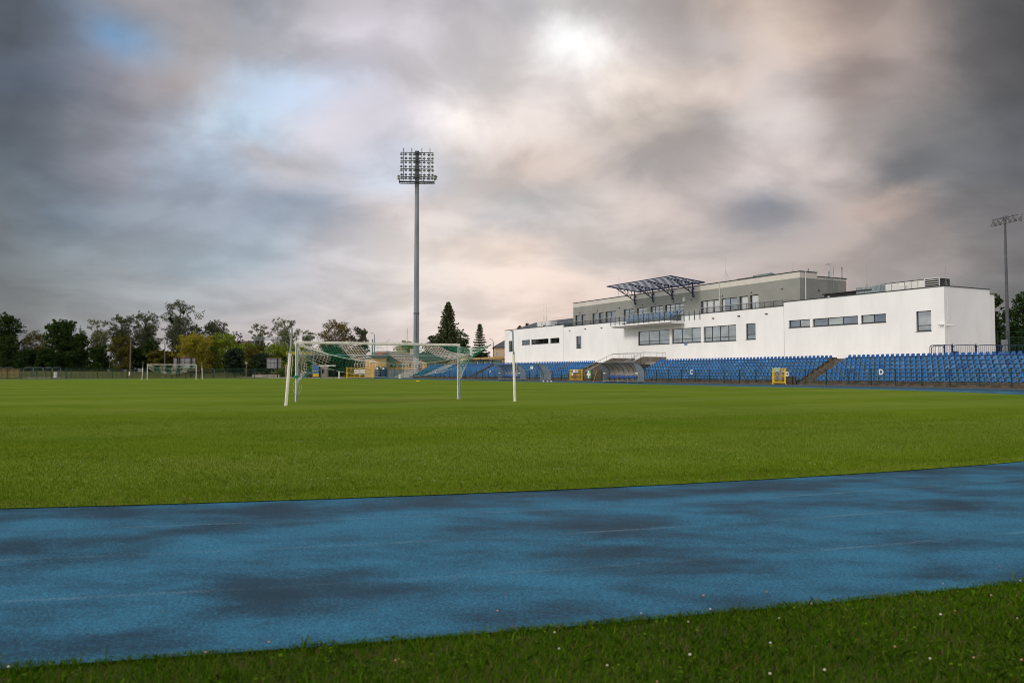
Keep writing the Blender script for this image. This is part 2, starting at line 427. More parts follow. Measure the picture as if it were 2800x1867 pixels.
# pitch turf: mown infield, colour patches of several sizes, fine blade speckle and faint mowing bands
def turfmat():
    m = bpy.data.materials.new('pitch_turf'); m.use_nodes = True
    t = NT(m.node_tree); b = t.n['Principled BSDF']
    tc = t.node('ShaderNodeTexCoord').outputs['Object']
    n1 = t.noise(tc, 0.10, 3, 0.5); n2 = t.noise(t.mapping(tc, scale=(0.5, 1.0, 1)), 0.9, 4, 0.6)
    n3 = t.noise(tc, 9.0, 4, 0.7); n4 = t.noise(tc, 60.0, 3, 0.7)
    c = t.mix(t.rng(n1, 0.35, 0.65), (0.088, 0.140, 0.005, 1), (0.120, 0.172, 0.008, 1))
    c = t.mix(t.m('MULTIPLY', t.rng(n2, 0.40, 0.66), 0.55), c, (0.064, 0.118, 0.004, 1))
    c = t.mix(t.m('MULTIPLY', t.rng(n3, 0.48, 0.75), 0.45), c, (0.165, 0.205, 0.018, 1))
    c = t.mix(t.m('MULTIPLY', t.rng(n4, 0.45, 0.8), 0.5), c, (0.032, 0.082, 0.002, 1))
    dry = t.noise(t.mapping(tc, loc=(31, 12, 0), scale=(0.6, 1, 1)), 0.33, 5, 0.65, 0.4)
    c = t.mix(t.m('MULTIPLY', t.rng(dry, 0.50, 0.72), 0.40), c, (0.16, 0.165, 0.030, 1))
    gm = S(11.45, 33.3); sg = t.node('ShaderNodeSeparateXYZ'); t.l.new(tc, sg.inputs[0])
    for (qx, qy, rx) in [(gm.x, gm.y, 2.2), (gm.x + 1.5, gm.y + 3.5, 2.6)]:
        ex = t.m('SUBTRACT', sg.outputs[0], qx); ey = t.m('SUBTRACT', sg.outputs[1], qy)
        rr_ = t.m('ADD', t.m('SQRT', t.m('ADD', t.m('MULTIPLY', ex, ex), t.m('MULTIPLY', ey, ey))), t.m('MULTIPLY', t.m('SUBTRACT', n3, 0.5), 2.2))
        c = t.mix(t.m('MULTIPLY', t.rng(rr_, 0.4, rx, 1.0, 0.0), 0.35), c, (0.17, 0.15, 0.045, 1))
    sp = t.node('ShaderNodeSeparateXYZ'); t.l.new(t.mapping(tc, rot=(0, 0, -TH)), sp.inputs[0])
    band = t.m('SINE', t.m('MULTIPLY', t.m('ADD', sp.outputs[1], t.m('MULTIPLY', n2, 1.5)), 2 * math.pi / 9.0))
    f = t.m('MULTIPLY', t.m('ADD', band, 1.0), 0.5)
    c = t.mix(t.m('MULTIPLY', t.rng(f, 0.3, 0.7), 0.17), c, (0.20, 0.24, 0.05, 1))
    t.l.new(c, b.inputs['Base Color'])
    b.inputs['Roughness'].default_value = 0.95; b.inputs['Specular IOR Level'].default_value = 0.03
    bn = t.noise(tc, 45.0, 5, 0.75)
    bp = t.node('ShaderNodeBump'); bp.inputs['Strength'].default_value = 0.5; bp.inputs['Distance'].default_value = 0.03
    t.l.new(bn, bp.inputs['Height']); t.l.new(bp.outputs[0], b.inputs['Normal'])
    return m
M['turf'] = turfmat()
def trackmat():
    m = bpy.data.materials.new('blue_track_rubber'); m.use_nodes = True
    t = NT(m.node_tree); b = t.n['Principled BSDF']
    tc = t.node('ShaderNodeTexCoord').outputs['Object']
    big = t.noise(t.mapping(tc, scale=(0.75, 1.25, 1), rot=(0, 0, R(-8))), 0.95, 4, 0.5, 0.3)
    mid = t.noise(t.mapping(tc, scale=(0.75, 1.3, 1), rot=(0, 0, R(-8)), loc=(5, 3, 0)), 2.6, 4, 0.55, 0.3)
    fine = t.noise(tc, 75.0, 3, 0.8)
    gr = t.noise(tc, 220.0, 2, 0.8)
    patch = t.m('ADD', t.m('MULTIPLY', big, 0.68), t.m('MULTIPLY', mid, 0.32))
    # worn dark along the inner kerb line of the bend
    cpos = S(12, 45)
    sp = t.node('ShaderNodeSeparateXYZ'); t.l.new(tc, sp.inputs[0])
    ddx = t.m('SUBTRACT', sp.outputs[0], cpos.x); ddy = t.m('SUBTRACT', sp.outputs[1], cpos.y)
    rad = t.m('SQRT', t.m('ADD', t.m('MULTIPLY', ddx, ddx), t.m('MULTIPLY', ddy, ddy)))
    inner = t.m('MULTIPLY', t.rng(rad, 38.42, 38.62), t.rng(rad, 39.0, 39.5, 1.0, 0.0))
    patch = t.m('SUBTRACT', patch, t.m('MULTIPLY', inner, 0.075))
    pf = t.rng(t.m('ADD', patch, t.m('MULTIPLY', t.m('SUBTRACT', t.noise(tc, 55.0, 4, 0.8), 0.5), 0.60)), 0.32, 0.63)
    c = t.mix(pf, (0.012, 0.036, 0.060, 1), (0.042, 0.182, 0.300, 1))
    g = t.rng(fine, 0.38, 0.62, 0.0, 1.0)
    c = t.mix(t.m('MULTIPLY', g, 0.60), c, (0.010, 0.034, 0.06, 1))
    c = t.mix(t.m('MULTIPLY', t.rng(gr, 0.55, 0.8), 0.25), c, (0.16, 0.34, 0.46, 1))
    t.l.new(c, b.inputs['Base Color'])
    t.l.new(t.rng(pf, 0, 1, 0.62, 0.85), b.inputs['Roughness'])
    b.inputs['Specular IOR Level'].default_value = 0.08
    bp = t.node('ShaderNodeBump'); bp.inputs['Strength'].default_value = 0.6; bp.inputs['Distance'].default_value = 0.008
    t.l.new(fine, bp.inputs['Height']); t.l.new(bp.outputs[0], b.inputs['Normal'])
    return m
M['track'] = trackmat()
M['track_shade_wet'] = groundmat('shaded_wet_track_rubber', [(0.030, 0.075, 0.115), (0.018, 0.045, 0.070), (0.040, 0.10, 0.15), (0.022, 0.05, 0.075)], [0.25, 1.2, 6.0], 0.3, 70, 0.05)  # same blue rubber; shade and wet grazing look put into the colour
def linemat():
    m = bpy.data.materials.new('worn_white_line'); m.use_nodes = True
    t = NT(m.node_tree); b = t.n['Principled BSDF']
    tc = t.node('ShaderNodeTexCoord').outputs['Object']
    b.inputs['Base Color'].default_value = (0.42, 0.52, 0.55, 1); b.inputs['Roughness'].default_value = 0.9
    tr = t.node('ShaderNodeBsdfTransparent'); mxs = t.node('ShaderNodeMixShader')
    n = t.noise(tc, 0.9, 3, 0.6); k = t.noise(tc, 70, 2, 0.8)
    t.l.new(t.m('MULTIPLY', t.rng(n, 0.38, 0.75, 0.03, 0.26), t.rng(k, 0.4, 0.62)), mxs.inputs[0])
    t.l.new(tr.outputs[0], mxs.inputs[1]); t.l.new(b.outputs[0], mxs.inputs[2])
    t.l.new(mxs.outputs[0], t.n['Material Output'].inputs[0])
    return m
M['line'] = linemat()

S1, S2, RI, RO, WC = 45.0, 129.0, 38.5, 42.79, 12.0
def oval(r, n=96):
    pts = []
    for i in range(n + 1):
        a = math.pi + math.pi * i / n
        pts.append((WC + r * math.cos(a), S1 + r * math.sin(a)))
    for i in range(n + 1):
        a = math.pi * i / n
        pts.append((WC + r * math.cos(a), S2 + r * math.sin(a)))
    return pts
def oval_ring(name, r0, r1, z, m):
    a = oval(r0); b = oval(r1); n = len(a)
    vs = [S(*p, z) for p in a] + [S(*p, z) for p in b]
    mb = MB(); mb.add(vs, [(i, (i+1) % n, (i+1) % n + n, i + n) for i in range(n)])
    o = obj(name, mb, m); o['kind'] = 'structure'; return o
sheet('ground', [(-1500, -60), (1500, -60), (1500, 2500), (-1500, 2500)], -0.016, 'rough_grass')
# infield as a fine fan so the sheet stays flat and clean
op = oval(RI)
mb = MB(); vs = [S(WC, (S1 + S2) / 2, 0.012)] + [S(*p, 0.012) for p in op]
mb.add(vs, [(0, 1 + i, 1 + (i + 1) % len(op)) for i in range(len(op))])
o = obj('pitch_grass', mb, 'turf'); o['kind'] = 'structure'
oval_ring('running_track', RI, RO, 0.004, 'track')
sheet('track_straight', [S(50.2, -30), S(60.6, -30), S(60.6, 176), S(50.2, 176)], 0.0, 'track_shade_wet')
sheet('path', [S(60.6, -30), S(64.6, -30), S(64.6, 176), S(60.6, 176)], -0.008, 'step')
for k in range(1, 4):
    oval_ring('lane_marking', RI + 0.05 + 1.05 * k, RI + 0.1 + 1.05 * k, 0.008, 'line')
for k in range(5, 9):
    w = WC + RI + 1.1 * k
    if w < 60.5: sheet('lane_marking', [S(w, -20), S(w + 0.05, -20), S(w + 0.05, 174), S(w, 174)], 0.006, 'line')
# faint remains of the goal area line on the turf
g0, g1 = S(8.5, 12.5), S(9.6, 12.1)
# raised grass bank behind the far fence
def strip_mesh(front, depth, prof):
    """front polyline of world points, swept away from the camera with profile (distance, height)"""
    mb = MB(); n = len(front); k = len(prof)
    for (d, h) in prof:
        for p in front:
            q = Vector((p[0], p[1], 0)); q = q + q.normalized() * d
            mb.v.append((q.x, q.y, h))
    for a in range(k - 1):
        for b in range(n - 1):
            mb.f.append((a*n+b, a*n+b+1, (a+1)*n+b+1, (a+1)*n+b)); mb.mi.append(0)
    return mb
bankline = [P(px, Z) for px, Z in [(-500, 178), (-200, 185), (0, 196), (200, 208), (400, 214), (560, 216), (690, 218)]]
o = obj('grass_bank', strip_mesh(bankline, 0, [(0, -0.02), (1.5, 0.35), (4, 0.95), (7, 1.4), (12, 1.55), (60, 1.6)]), 'rough_grass'); o['kind'] = 'structure'
# access road behind the gate
sheet('road', [P(742, 172), P(1240, 176), P(1150, 205), P(640, 205)], -0.012, 'paving')

# ================================================================== GRASS BLADES
rng = np.random.default_rng(7)
def blades(name, pos, h, wd, mats, mi, lean=0.5, seg=2, label=None):
    """curved blades; pos (n,2), h (n,), wd (n,)"""
    n = len(pos)
    a = rng.uniform(0, 2 * np.pi, n); la = rng.uniform(0, 2 * np.pi, n); ln = rng.uniform(0.05, lean, n) * h
    wx, wy = np.cos(a) * wd / 2, np.sin(a) * wd / 2
    bx, by = pos[:, 0], pos[:, 1]
    mxx, myy = bx + np.cos(la) * ln * 0.35, by + np.sin(la) * ln * 0.35
    tx, ty = bx + np.cos(la) * ln, by + np.sin(la) * ln
    z0 = np.full(n, -0.005)
    zt = h * np.cos(np.minimum(1.2, ln / h * 0.6))
    q = np.stack([np.stack([bx - wx, by - wy, z0], 1), np.stack([bx + wx, by + wy, z0], 1),
                  np.stack([mxx + wx * 0.8, myy + wy * 0.8, h * 0.55], 1), np.stack([tx, ty, zt], 1), np.stack([mxx - wx * 0.8, myy - wy * 0.8, h * 0.55], 1)], 1)
    o = fastmesh(name, q.reshape(-1, 3), 5, mats, mi)
    o['kind'] = 'stuff'
    if label: o['label'] = label; o['category'] = 'grass'
    return o
G1 = leafmat('grass_blade', (0.080, 0.175, 0.004), (0.030, 0.080, 0.002), 0.3)
G2 = leafmat('grass_blade_light', (0.15, 0.23, 0.012), (0.065, 0.12, 0.004), 0.3)
G3 = leafmat('dry_blade', (0.24, 0.16, 0.07), (0.12, 0.075, 0.03), 0.2)
cc = S(WC, S1)
def radius(p): return np.hypot(p[:, 0] - cc.x, p[:, 1] - cc.y)
def clump(p, f, ph):  # smooth pseudo noise 0..1
    return 0.5 + 0.5 * np.sin(p[:, 0] * f + 1.3 * np.sin(p[:, 1] * f * 0.8 + ph)) * np.cos(p[:, 1] * f * 1.1 + 1.1 * np.sin(p[:, 0] * f * 0.7 + ph))
# foreground verge
N = 290000
p = np.stack([rng.uniform(-3.6, 4.6, N), rng.uniform(2.1, 6.4, N)], 1)
r = radius(p)
edge = RO + 0.05 * (clump(p, 5, 1) - 0.5) + 0.05 * (clump(p, 17, 2) - 0.5) - 0.04
keep = (r > edge) & (np.abs(p[:, 0]) < p[:, 1] * 0.75 + 0.3)
p = p[keep]; r = radius(p)
cl = clump(p, 6, 0.3) * 0.6 + clump(p, 21, 2.2) * 0.4
h = 0.016 + 0.034 * cl * rng.uniform(0.4, 1.3, len(p)) + 0.01 * rng.random(len(p)) ** 4
h *= np.clip((r - RO + 0.10) / 0.12, 0.45, 1)
mi = (rng.random(len(p)) < 0.22).astype(int); mi[rng.random(len(p)) < 0.05] = 2
blades('grass', p, h, rng.uniform(0.0022, 0.0048, len(p)), [G1, G2, G3], mi, 1.15)
# taller tufts and broad leaves along the edge
N = 5200
p = np.stack([rng.uniform(-3.4, 4.4, N), rng.uniform(2.3, 6.2, N)], 1)
keep = (radius(p) > RO - 0.03) & (clump(p, 7, 4.0) > 0.55); p = p[keep]
blades('grass_tufts', p, rng.uniform(0.045, 0.095, len(p)), rng.uniform(0.004, 0.008, len(p)), [G1, G2, G3], (rng.random(len(p)) < 0.3).astype(int), 0.8)
# small round clover leaves low in the verge
N = 9000
p = np.stack([rng.uniform(-3.4, 4.4, N), rng.uniform(2.3, 6.2, N)], 1)
keep = (radius(p) > RO + 0.01) & (clump(p, 4.3, 2.6) > 0.42); p = p[keep]; n = len(p)
q = np.zeros((n, 6, 3)); rr = rng.uniform(0.004, 0.009, n); zz = rng.uniform(0.010, 0.038, n); tl = rng.uniform(-0.5, 0.5, (n, 2))
for k in range(6):
    a = k * math.pi / 3
    ox, oy = rr * math.cos(a), rr * math.sin(a)
    q[:, k, 0] = p[:, 0] + ox; q[:, k, 1] = p[:, 1] + oy; q[:, k, 2] = zz + ox * tl[:, 0] + oy * tl[:, 1]
o = fastmesh('clover_leaves', q.reshape(-1, 3), 6, [G1, G2], (rng.random(n) < 0.3).astype(int)); o['kind'] = 'stuff'
# infield turf near the bend
N = 350000
zz = 6.8 + (rng.random(N) ** 1.9) * 24
p = np.stack([(rng.random(N) - 0.5) * 1.42 * zz, zz], 1)
r = radius(p)
edge = RI + 0.04 * (clump(p, 9, 1) - 0.5) + 0.03 * (clump(p, 31, 2) - 0.5)
p = p[r < edge]; r = radius(p)
h = (0.012 + 0.016 * rng.random(len(p))) * np.clip((33 - p[:, 1]) / 12, 0.25, 1) + 0.010 * clump(p, 2.1, 0.7) + 0.02 * np.exp(-((RI - r - 0.55) / 0.12) ** 2) * clump(p, 1.1, 3)
mi = (rng.random(len(p)) < 0.3).astype(int)
mi[(rng.random(len(p)) < 0.16) & (np.abs(RI - r) < 0.35)] = 2
sc_ = 1 + (p[:, 1] - 8) * 0.05
T1 = leafmat('turf_blade', (0.135, 0.205, 0.007), (0.068, 0.120, 0.004), 0.25)
T2 = leafmat('turf_blade_light', (0.17, 0.235, 0.010), (0.092, 0.150, 0.005), 0.25)
T3 = leafmat('turf_blade_dry', (0.30, 0.26, 0.09), (0.17, 0.15, 0.05), 0.2)
o = blades('turf_blades', p, h, rng.uniform(0.003, 0.0055, len(p)) * sc_ * np.clip((33 - p[:, 1]) / 10, 0.3, 1), [T1, T2, T3], mi, 0.9)
o.location.z = 0.012
# white clover flowers
def flowers(name, pts, rad, zs, m):
    ang = [(math.cos(a), math.sin(a)) for a in np.linspace(0, 2 * math.pi, 7)[:-1]]
    mb = MB()
    for (x, y), r_, z in zip(pts, rad, zs):
        vs = [(x, y, z - r_ * 0.8)] + [(x + c * r_, y + s_ * r_, z) for c, s_ in ang] + [(x + c * r_ * 0.6, y + s_ * r_ * 0.6, z + r_ * 0.7) for c, s_ in ang] + [(x, y, z + r_ * 0.9)]
        fs = [(0, 1 + (k + 1) % 6, 1 + k) for k in range(6)] + [(1 + k, 1 + (k + 1) % 6, 7 + (k + 1) % 6, 7 + k) for k in range(6)] + [(7 + k, 7 + (k + 1) % 6, 13) for k in range(6)]
        mb.add(vs, fs)
    o = obj(name, mb, m); o['kind'] = 'stuff'; return o
M['orange_dull'] = mat('dull_orange_paint', (0.26, 0.10, 0.012), 0.8, 0.1, 3)
M['bell_grey'] = mat('bell_lamp_grey', (0.13, 0.13, 0.13), 0.5, 0.1, 3, metal=0.2)
M['roof_brown'] = mat('brown_roof', (0.07, 0.045, 0.035), 0.9, 0.15, 3)
M['yellow_fascia'] = mat('yellow_fascia', (0.62, 0.40, 0.16), 0.8, 0.1, 2, dirt=0.3)
M['container_blue'] = mat('container_blue', (0.02, 0.05, 0.10), 0.5, 0.1, 2)
M['petal'] = mat('white_petals', (0.50, 0.46, 0.38), 0.9, 0.1, 30)
M['petal_pink'] = mat('faded_petals', (0.45, 0.22, 0.14), 0.9, 0.2, 30)
cen = [(-3.6, 14.6), (-1.9, 10.8), (-0.9, 13.4), (0.5, 12.3), (1.7, 12.9), (-2.6, 9.3), (0.7, 9.6), (-0.6, 10.0), (2.2, 10.8), (-4.4, 9.1), (6.2, 13.0), (-0.1, 15.2), (-2.4, 11.6), (4.4, 10.6), (-5.6, 11)]
pts = []
for (x, y) in cen:
    for k in range(30): pts.append((x + rng.normal(0, 0.62), y + rng.normal(0, 0.42)))
for k in range(130):
    y = 8.2 + rng.random() ** 1.5 * 10; pts.append(((rng.random() - 0.5) * 1.2 * y, y))
pts = [q_ for q_ in pts if math.hypot(q_[0] - cc.x, q_[1] - cc.y) < RI - 0.15]
flowers('clover_flowers', pts, rng.uniform(0.003, 0.007, len(pts)), rng.uniform(0.026, 0.04, len(pts)), 'petal')
pts = []
while len(pts) < 62:
    x, y = rng.uniform(-2.4, 3.8), rng.uniform(2.7, 5.6)
    if math.hypot(x - cc.x, y - cc.y) > RO + 0.02 and abs(x) < y * 0.68: pts.append((x, y))
flowers('verge_flowers', pts[:26], rng.uniform(0.004, 0.008, 26), rng.uniform(0.045, 0.075, 26), 'petal')
flowers('verge_seed_heads', pts[40:], rng.uniform(0.004, 0.007, 22), rng.uniform(0.06, 0.14, 22), 'petal_pink')
mb = MB()
for k, (x, y) in enumerate(pts[40:]): mb.tube([(x + 0.01, y, 0), (x, y, 0.06)], 0.0009, 3)
for (x, y) in pts[:26]: mb.tube([(x, y, 0), (x, y, 0.05)], 0.001, 3)
o = obj('flower_stems', mb, G2); o['kind'] = 'stuff'
# leaf crumbs on the track
M['litter'] = mat('dry_leaf', (0.22, 0.10, 0.06), 0.9, 0.2, 30)
mb = MB()
for k in range(26):
    Z_ = rng.uniform(3.9, 8.5); x = rng.uniform(-0.5, 0.62) * Z_
    if RI + 0.1 < math.hypot(x - cc.x, Z_ - cc.y) < RO - 0.05:
        a = rng.uniform(0, 3); l = rng.uniform(0.006, 0.014)
        mb.add([(x, Z_, 0.006), (x + l * math.cos(a), Z_ + l * math.sin(a), 0.012), (x + l * math.cos(a + 0.9), Z_ + l * math.sin(a + 0.9), 0.007)], [(0, 1, 2)])
o = obj('leaf_litter', mb, 'litter'); o['kind'] = 'stuff'

# ================================================================== TREES
def leafy(crown, n, size, aspect=1.0, pw=0.75):
    """crown: list of (centre, radius (3,)) clumps; n leaf cards in all, random orientation"""
    w = np.array([c[1][0] * c[1][1] * c[1][2] for c in crown]) ** pw; w /= w.sum()
    idx = rng.choice(len(crown), n, p=w)
    C = np.array([c[0] for c in crown])[idx]; Rr = np.array([c[1] for c in crown])[idx]
    d = rng.normal(size=(n, 3)); d /= np.linalg.norm(d, axis=1)[:, None]
    rad = rng.random(n) ** 0.45 * rng.uniform(0.85, 1.12, n)
    pos = C + d * Rr * rad[:, None]
    a = rng.normal(size=(n, 3)); a /= np.linalg.norm(a, axis=1)[:, None]
    b = np.cross(a, rng.normal(size=(n, 3))); b /= np.linalg.norm(b, axis=1)[:, None]
    s_ = size * rng.uniform(0.55, 1.25, n)[:, None] * 0.5
    q = np.stack([pos - a * s_ * 1.2, pos - b * s_ * 0.8 * aspect, pos + a * s_ * 1.2, pos + b * s_ * 0.8 * aspect], 1)
    return q.reshape(-1, 3)
def tree(name, label, px, Z, H, W, kind, leaf, n=5000, size=0.34, group=None, base_z=-0.02, first=0.2, nclump=34, openness=0.5, seed=0):
    rs = random.Random(seed * 77 + int(px) + int(Z))
    root = thing(name, label, 'tree', P(px, Z, base_z), 0, group)
    tr = MB(); cl = []
    r0 = max(0.12, H * 0.017)
    if kind == 'conifer':
        tr.tube([(0, 0, 0), (0, 0, H * 0.97)], r0, 7, r1=0.03)
        z = H * first; lv = 0
        while z < H * 0.985:
            f = (z / H - first) / (1 - first)
            L = W / 2 * 1.42 * (1 - f) ** 0.80 * rs.uniform(0.85, 1.12) + 0.12
            nb = 13 if f < 0.6 else 8
            for k in range(nb):
                a = 2 * math.pi * (k + rs.random() * 0.8) / nb + lv * 0.7
                l = L * rs.uniform(0.72, 1.12)
                up = -0.16 + 0.42 * f
                tip = (l * math.cos(a), l * math.sin(a), z + l * up)
                if f < 0.9: tr.tube([(0, 0, z), tip], 0.05, 3, cap=False, r1=0.015)
                m_ = max(3, int(l / 0.5))
                for j in range(m_):
                    t = (j + 0.7) / m_
                    wdt = 0.30 * l * (1 - t) * 0.5 + 0.34
                    cl.append(((tip[0] * t, tip[1] * t, z + l * up * t - 0.10), (wdt, wdt, 0.20 + 0.12 * wdt)))
            z += H * (0.030 if openness < 0.6 else 0.052) * (1.15 - 0.5 * f); lv += 1
        for k in range(4): cl.append(((0, 0, H * (0.93 + 0.02 * k)), (0.16 - 0.03 * k, 0.16 - 0.03 * k, 0.3)))
    else:
        lean = rs.uniform(-0.03, 0.03) * H
        top = H * (0.72 if kind == 'round' else 0.9)
        trunk = [(0, 0, 0), (lean * 0.3, 0, top * 0.35), (lean, rs.uniform(-.3, .3), top)]
        tr.tube(trunk, r0, 8, r1=r0 * 0.25)
        for k in range(nclump):
            f = (k + rs.random()) / nclump
            hz = H * (first + (1 - first) * f)
            if kind == 'round' and k % 3 == 0:
                cl.append(((rs.uniform(-.22, .22) * W, rs.uniform(-.22, .22) * W, H * (first + (0.86 - first) * rs.random())), (W * .21, W * .21, H * .11)))
            if kind == 'round': prof = math.sqrt(max(0.03, 1 - (2 * f - 0.85) ** 2 / 1.4))
            elif kind == 'poplar': prof = 0.55 + 0.5 * math.sin(math.pi * min(1, f * 0.95 + 0.05)) * (1.15 if f < 0.75 else 0.9)
            else: prof = 1.0 - 0.35 * f
            a = k * 2.39996 + rs.uniform(-.4, .4)
            rr_ = W / 2 * prof * (rs.uniform(0.25, 1.0) ** 0.6) * 0.86
            c = (rr_ * math.cos(a), rr_ * math.sin(a), hz - (0.05 * H if f > 0.9 else 0))
            cr_ = (W * 0.5) * rs.uniform(0.16, 0.34) * (1.2 - openness * 0.6)
            cl.append((c, (cr_, cr_, cr_ * rs.uniform(0.6, 1.0))))
            if kind == 'poplar' and k % 2 == 0:
                cl.append(((c[0] * .45, c[1] * .45, H * (first * .8 + (.75 - first * .8) * f)), (W * .17, W * .17, H * .075)))
            for _ in range(3):   # ragged satellites
                b_ = rs.uniform(0, 6.28)
                cl.append(((c[0] + cr_ * math.cos(b_), c[1] + cr_ * math.sin(b_), c[2] + cr_ * rs.uniform(-.4, 1.0)), (cr_ * .4, cr_ * .4, cr_ * .35)))
            st = max(0.12 * H, hz - rr_ * (1.1 if kind == 'poplar' else 0.7) - 0.08 * H); st = min(st, top * 0.96)
            x0 = lean * st / top
            tr.tube([(x0, 0, st), (x0 + (c[0] - x0) * 0.45, c[1] * 0.45, st + (c[2] - st) * 0.6), c], r0 * 0.32 * (1.2 - f), 4, cap=False, r1=0.02)
    obj('trunk', tr, 'bark', root)
    fastmesh('crown', leafy(cl, int(n * 1.35), size, pw=0.4 if kind == 'conifer' else 0.75), 4, [leaf], parent=root)
    return root
L_dark = leafmat('foliage_dark', (0.052, 0.084, 0.018), (0.018, 0.035, 0.009), 0.2)
L_deep = leafmat('foliage_deep', (0.038, 0.074, 0.018), (0.011, 0.025, 0.007), 0.15)
L_olive = leafmat('foliage_olive', (0.149, 0.140, 0.025), (0.061, 0.060, 0.014), 0.25)
L_grey = leafmat('foliage_grey_green', (0.131, 0.149, 0.070), (0.049, 0.060, 0.032), 0.25)
L_grey2 = leafmat('foliage_pale_green', (0.219, 0.236, 0.108), (0.088, 0.102, 0.049), 0.25)
L_yel = leafmat('foliage_yellow_green', (0.420, 0.350, 0.038), (0.149, 0.149, 0.021), 0.3)
L_lime = leafmat('foliage_fresh_green', (0.263, 0.333, 0.032), (0.096, 0.140, 0.018), 0.3)
L_brown = leafmat('foliage_brown_green', (0.210, 0.149, 0.049), (0.079, 0.070, 0.025), 0.2)
L_spruce = leafmat('spruce_needles', (0.132, 0.153, 0.063), (0.038, 0.053, 0.024), 0.1)
L_pine = leafmat('pine_needles', (0.049, 0.074, 0.035), (0.018, 0.032, 0.018), 0.1)
gT = 'trees beyond the far fence'
def tr_(name, label, x0, x1, ytop, Z, kind, leaf, **kw):
    px = (x0 + x1) / 2; W = (x1 - x0) / F * Z
    bz = 1.35 if (px < 700 and Z > 214) else -0.02
    H = zh(ytop, Z) - bz
    return tree(name, label, px, Z, H, W, kind, leaf, group=gT, base_z=bz, **kw)
tr_('deciduous_tree', 'big dark tree cut off by the left edge of the photo', -45, 62, 858, 232, 'round', L_dark, n=7000, size=0.5, nclump=46)
tr_('deciduous_tree', 'olive brown bushy tree between the two darkest trees on the left', 55, 140, 908, 236, 'round', L_olive, n=5200, first=0.1)
tr_('deciduous_tree', 'dark lobed tree standing left of the thin bare mast', 122, 214, 874, 230, 'round', L_dark, n=7500, size=0.5, nclump=48)
tr_('deciduous_tree', 'low dark tree at the foot of the lobed one, right of the thin bare mast', 190, 248, 912, 229, 'round', L_dark, n=4500, size=0.45)
tr_('poplar_tree', 'slender open poplar with a bare thin trunk, first poplar from the left', 226, 312, 870, 244, 'poplar', L_grey2, n=3800, first=0.45, nclump=26, openness=0.9)
tr_('poplar_tree', 'broad grey green poplar, left one of the touching pair', 292, 372, 858, 250, 'poplar', L_grey, n=8000, first=0.22, nclump=44)
tr_('poplar_tree', 'broad grey green poplar, right one of the touching pair', 358, 436, 851, 252, 'poplar', L_grey, n=8000, first=0.22, nclump=44)
tr_('poplar_tree', 'tallest poplar of all, with mistletoe balls in its open crown', 428, 548, 820, 250, 'poplar', L_grey, n=9500, first=0.3, nclump=50, openness=0.75)
tr_('deciduous_tree', 'grey green tree right behind the tallest poplar', 505, 566, 888, 256, 'round', L_grey, n=4200, first=0.25)
tr_('poplar_tree', 'rounded poplar group behind the yellow tree', 550, 630, 875, 258, 'round', L_grey, n=6500, first=0.3, nclump=40)
tr_('deciduous_tree', 'small wispy tree, left of the two above the brown roof', 630, 652, 899, 262, 'poplar', L_grey, n=1500, first=0.4, nclump=14)
tr_('deciduous_tree', 'small wispy tree, right of the two above the brown roof', 645, 664, 906, 262, 'poplar', L_grey, n=1300, first=0.4, nclump=14)
tr_('poplar_tree', 'pale open poplar at the left end of the rail gantry', 678, 738, 880, 262, 'poplar', L_grey2, n=5000, first=0.25, nclump=34, openness=0.8)
tr_('poplar_tree', 'pale open poplar rising above the right end of the rail gantry', 732, 828, 865, 262, 'poplar', L_grey2, n=7500, first=0.2, nclump=42, openness=0.8)
tr_('deciduous_tree', 'thin pale tree just above the left end of the crossbar', 820, 868, 898, 268, 'round', L_grey2, n=3000, openness=0.8)
tr_('deciduous_tree', 'brown tinged round tree above the crossbar', 864, 975, 877, 240, 'round', L_brown, n=10000, nclump=52, first=0.15)
tr_('poplar_tree', 'feathery poplar right of the brown tinged tree', 955, 1018, 893, 244, 'poplar', L_grey, n=5500, first=0.2, nclump=34)
tr_('deciduous_tree', 'fresh green tree hidden behind the tall floodlight mast', 1066, 1162, 934, 246, 'round', L_lime, n=5000, size=0.4, first=0.1)
tr_('deciduous_tree', 'green round tree at the left side of the big spruce', 1150, 1216, 912, 240, 'round', L_dark, n=6000, first=0.05)
tr_('deciduous_tree', 'green round tree at the right side of the big spruce', 1234, 1292, 903, 240, 'round', L_dark, n=6000, first=0.05)
tr_('spruce_tree', 'big dense dark spruce right of the floodlight mast', 1183, 1268, 824, 222, 'conifer', L_spruce, n=24000, size=0.42, first=0.10, openness=0.4)
tr_('spruce_tree', 'slim open spruce between the big spruce and the white building', 1290, 1334, 884, 214, 'conifer', L_spruce, n=5500, size=0.32, first=0.22, openness=0.8)
tr_('deciduous_tree', 'dark round bush below the slim spruce', 1282, 1350, 962, 212, 'round', L_deep, n=4500, first=0.02)
tr_('spruce_tree', 'small spruce tip peeping over the slate roof, lower of the two', 1410, 1432, 888, 178, 'conifer', L_spruce, n=1500, size=0.25, first=0.5)
tr_('spruce_tree', 'small spruce tip peeping over the slate roof, higher of the two', 1430, 1452, 880, 180, 'conifer', L_spruce, n=1500, size=0.25, first=0.5)
tr_('pine_tree', 'small dark green pine on the lawn behind the far fence, left one', 612, 672, 952, 196, 'round', L_pine, n=6500, size=0.34, first=0.22, nclump=40)
tr_('pine_tree', 'small dark green pine on the lawn behind the far fence, right one', 688, 742, 965, 194, 'round', L_pine, n=6000, size=0.34, first=0.25, nclump=38)
tr_('deciduous_tree', 'round golden green tree behind the steel hoarding', 478, 594, 916, 222, 'round', L_yel, n=9000, size=0.36, first=0.06, nclump=52)
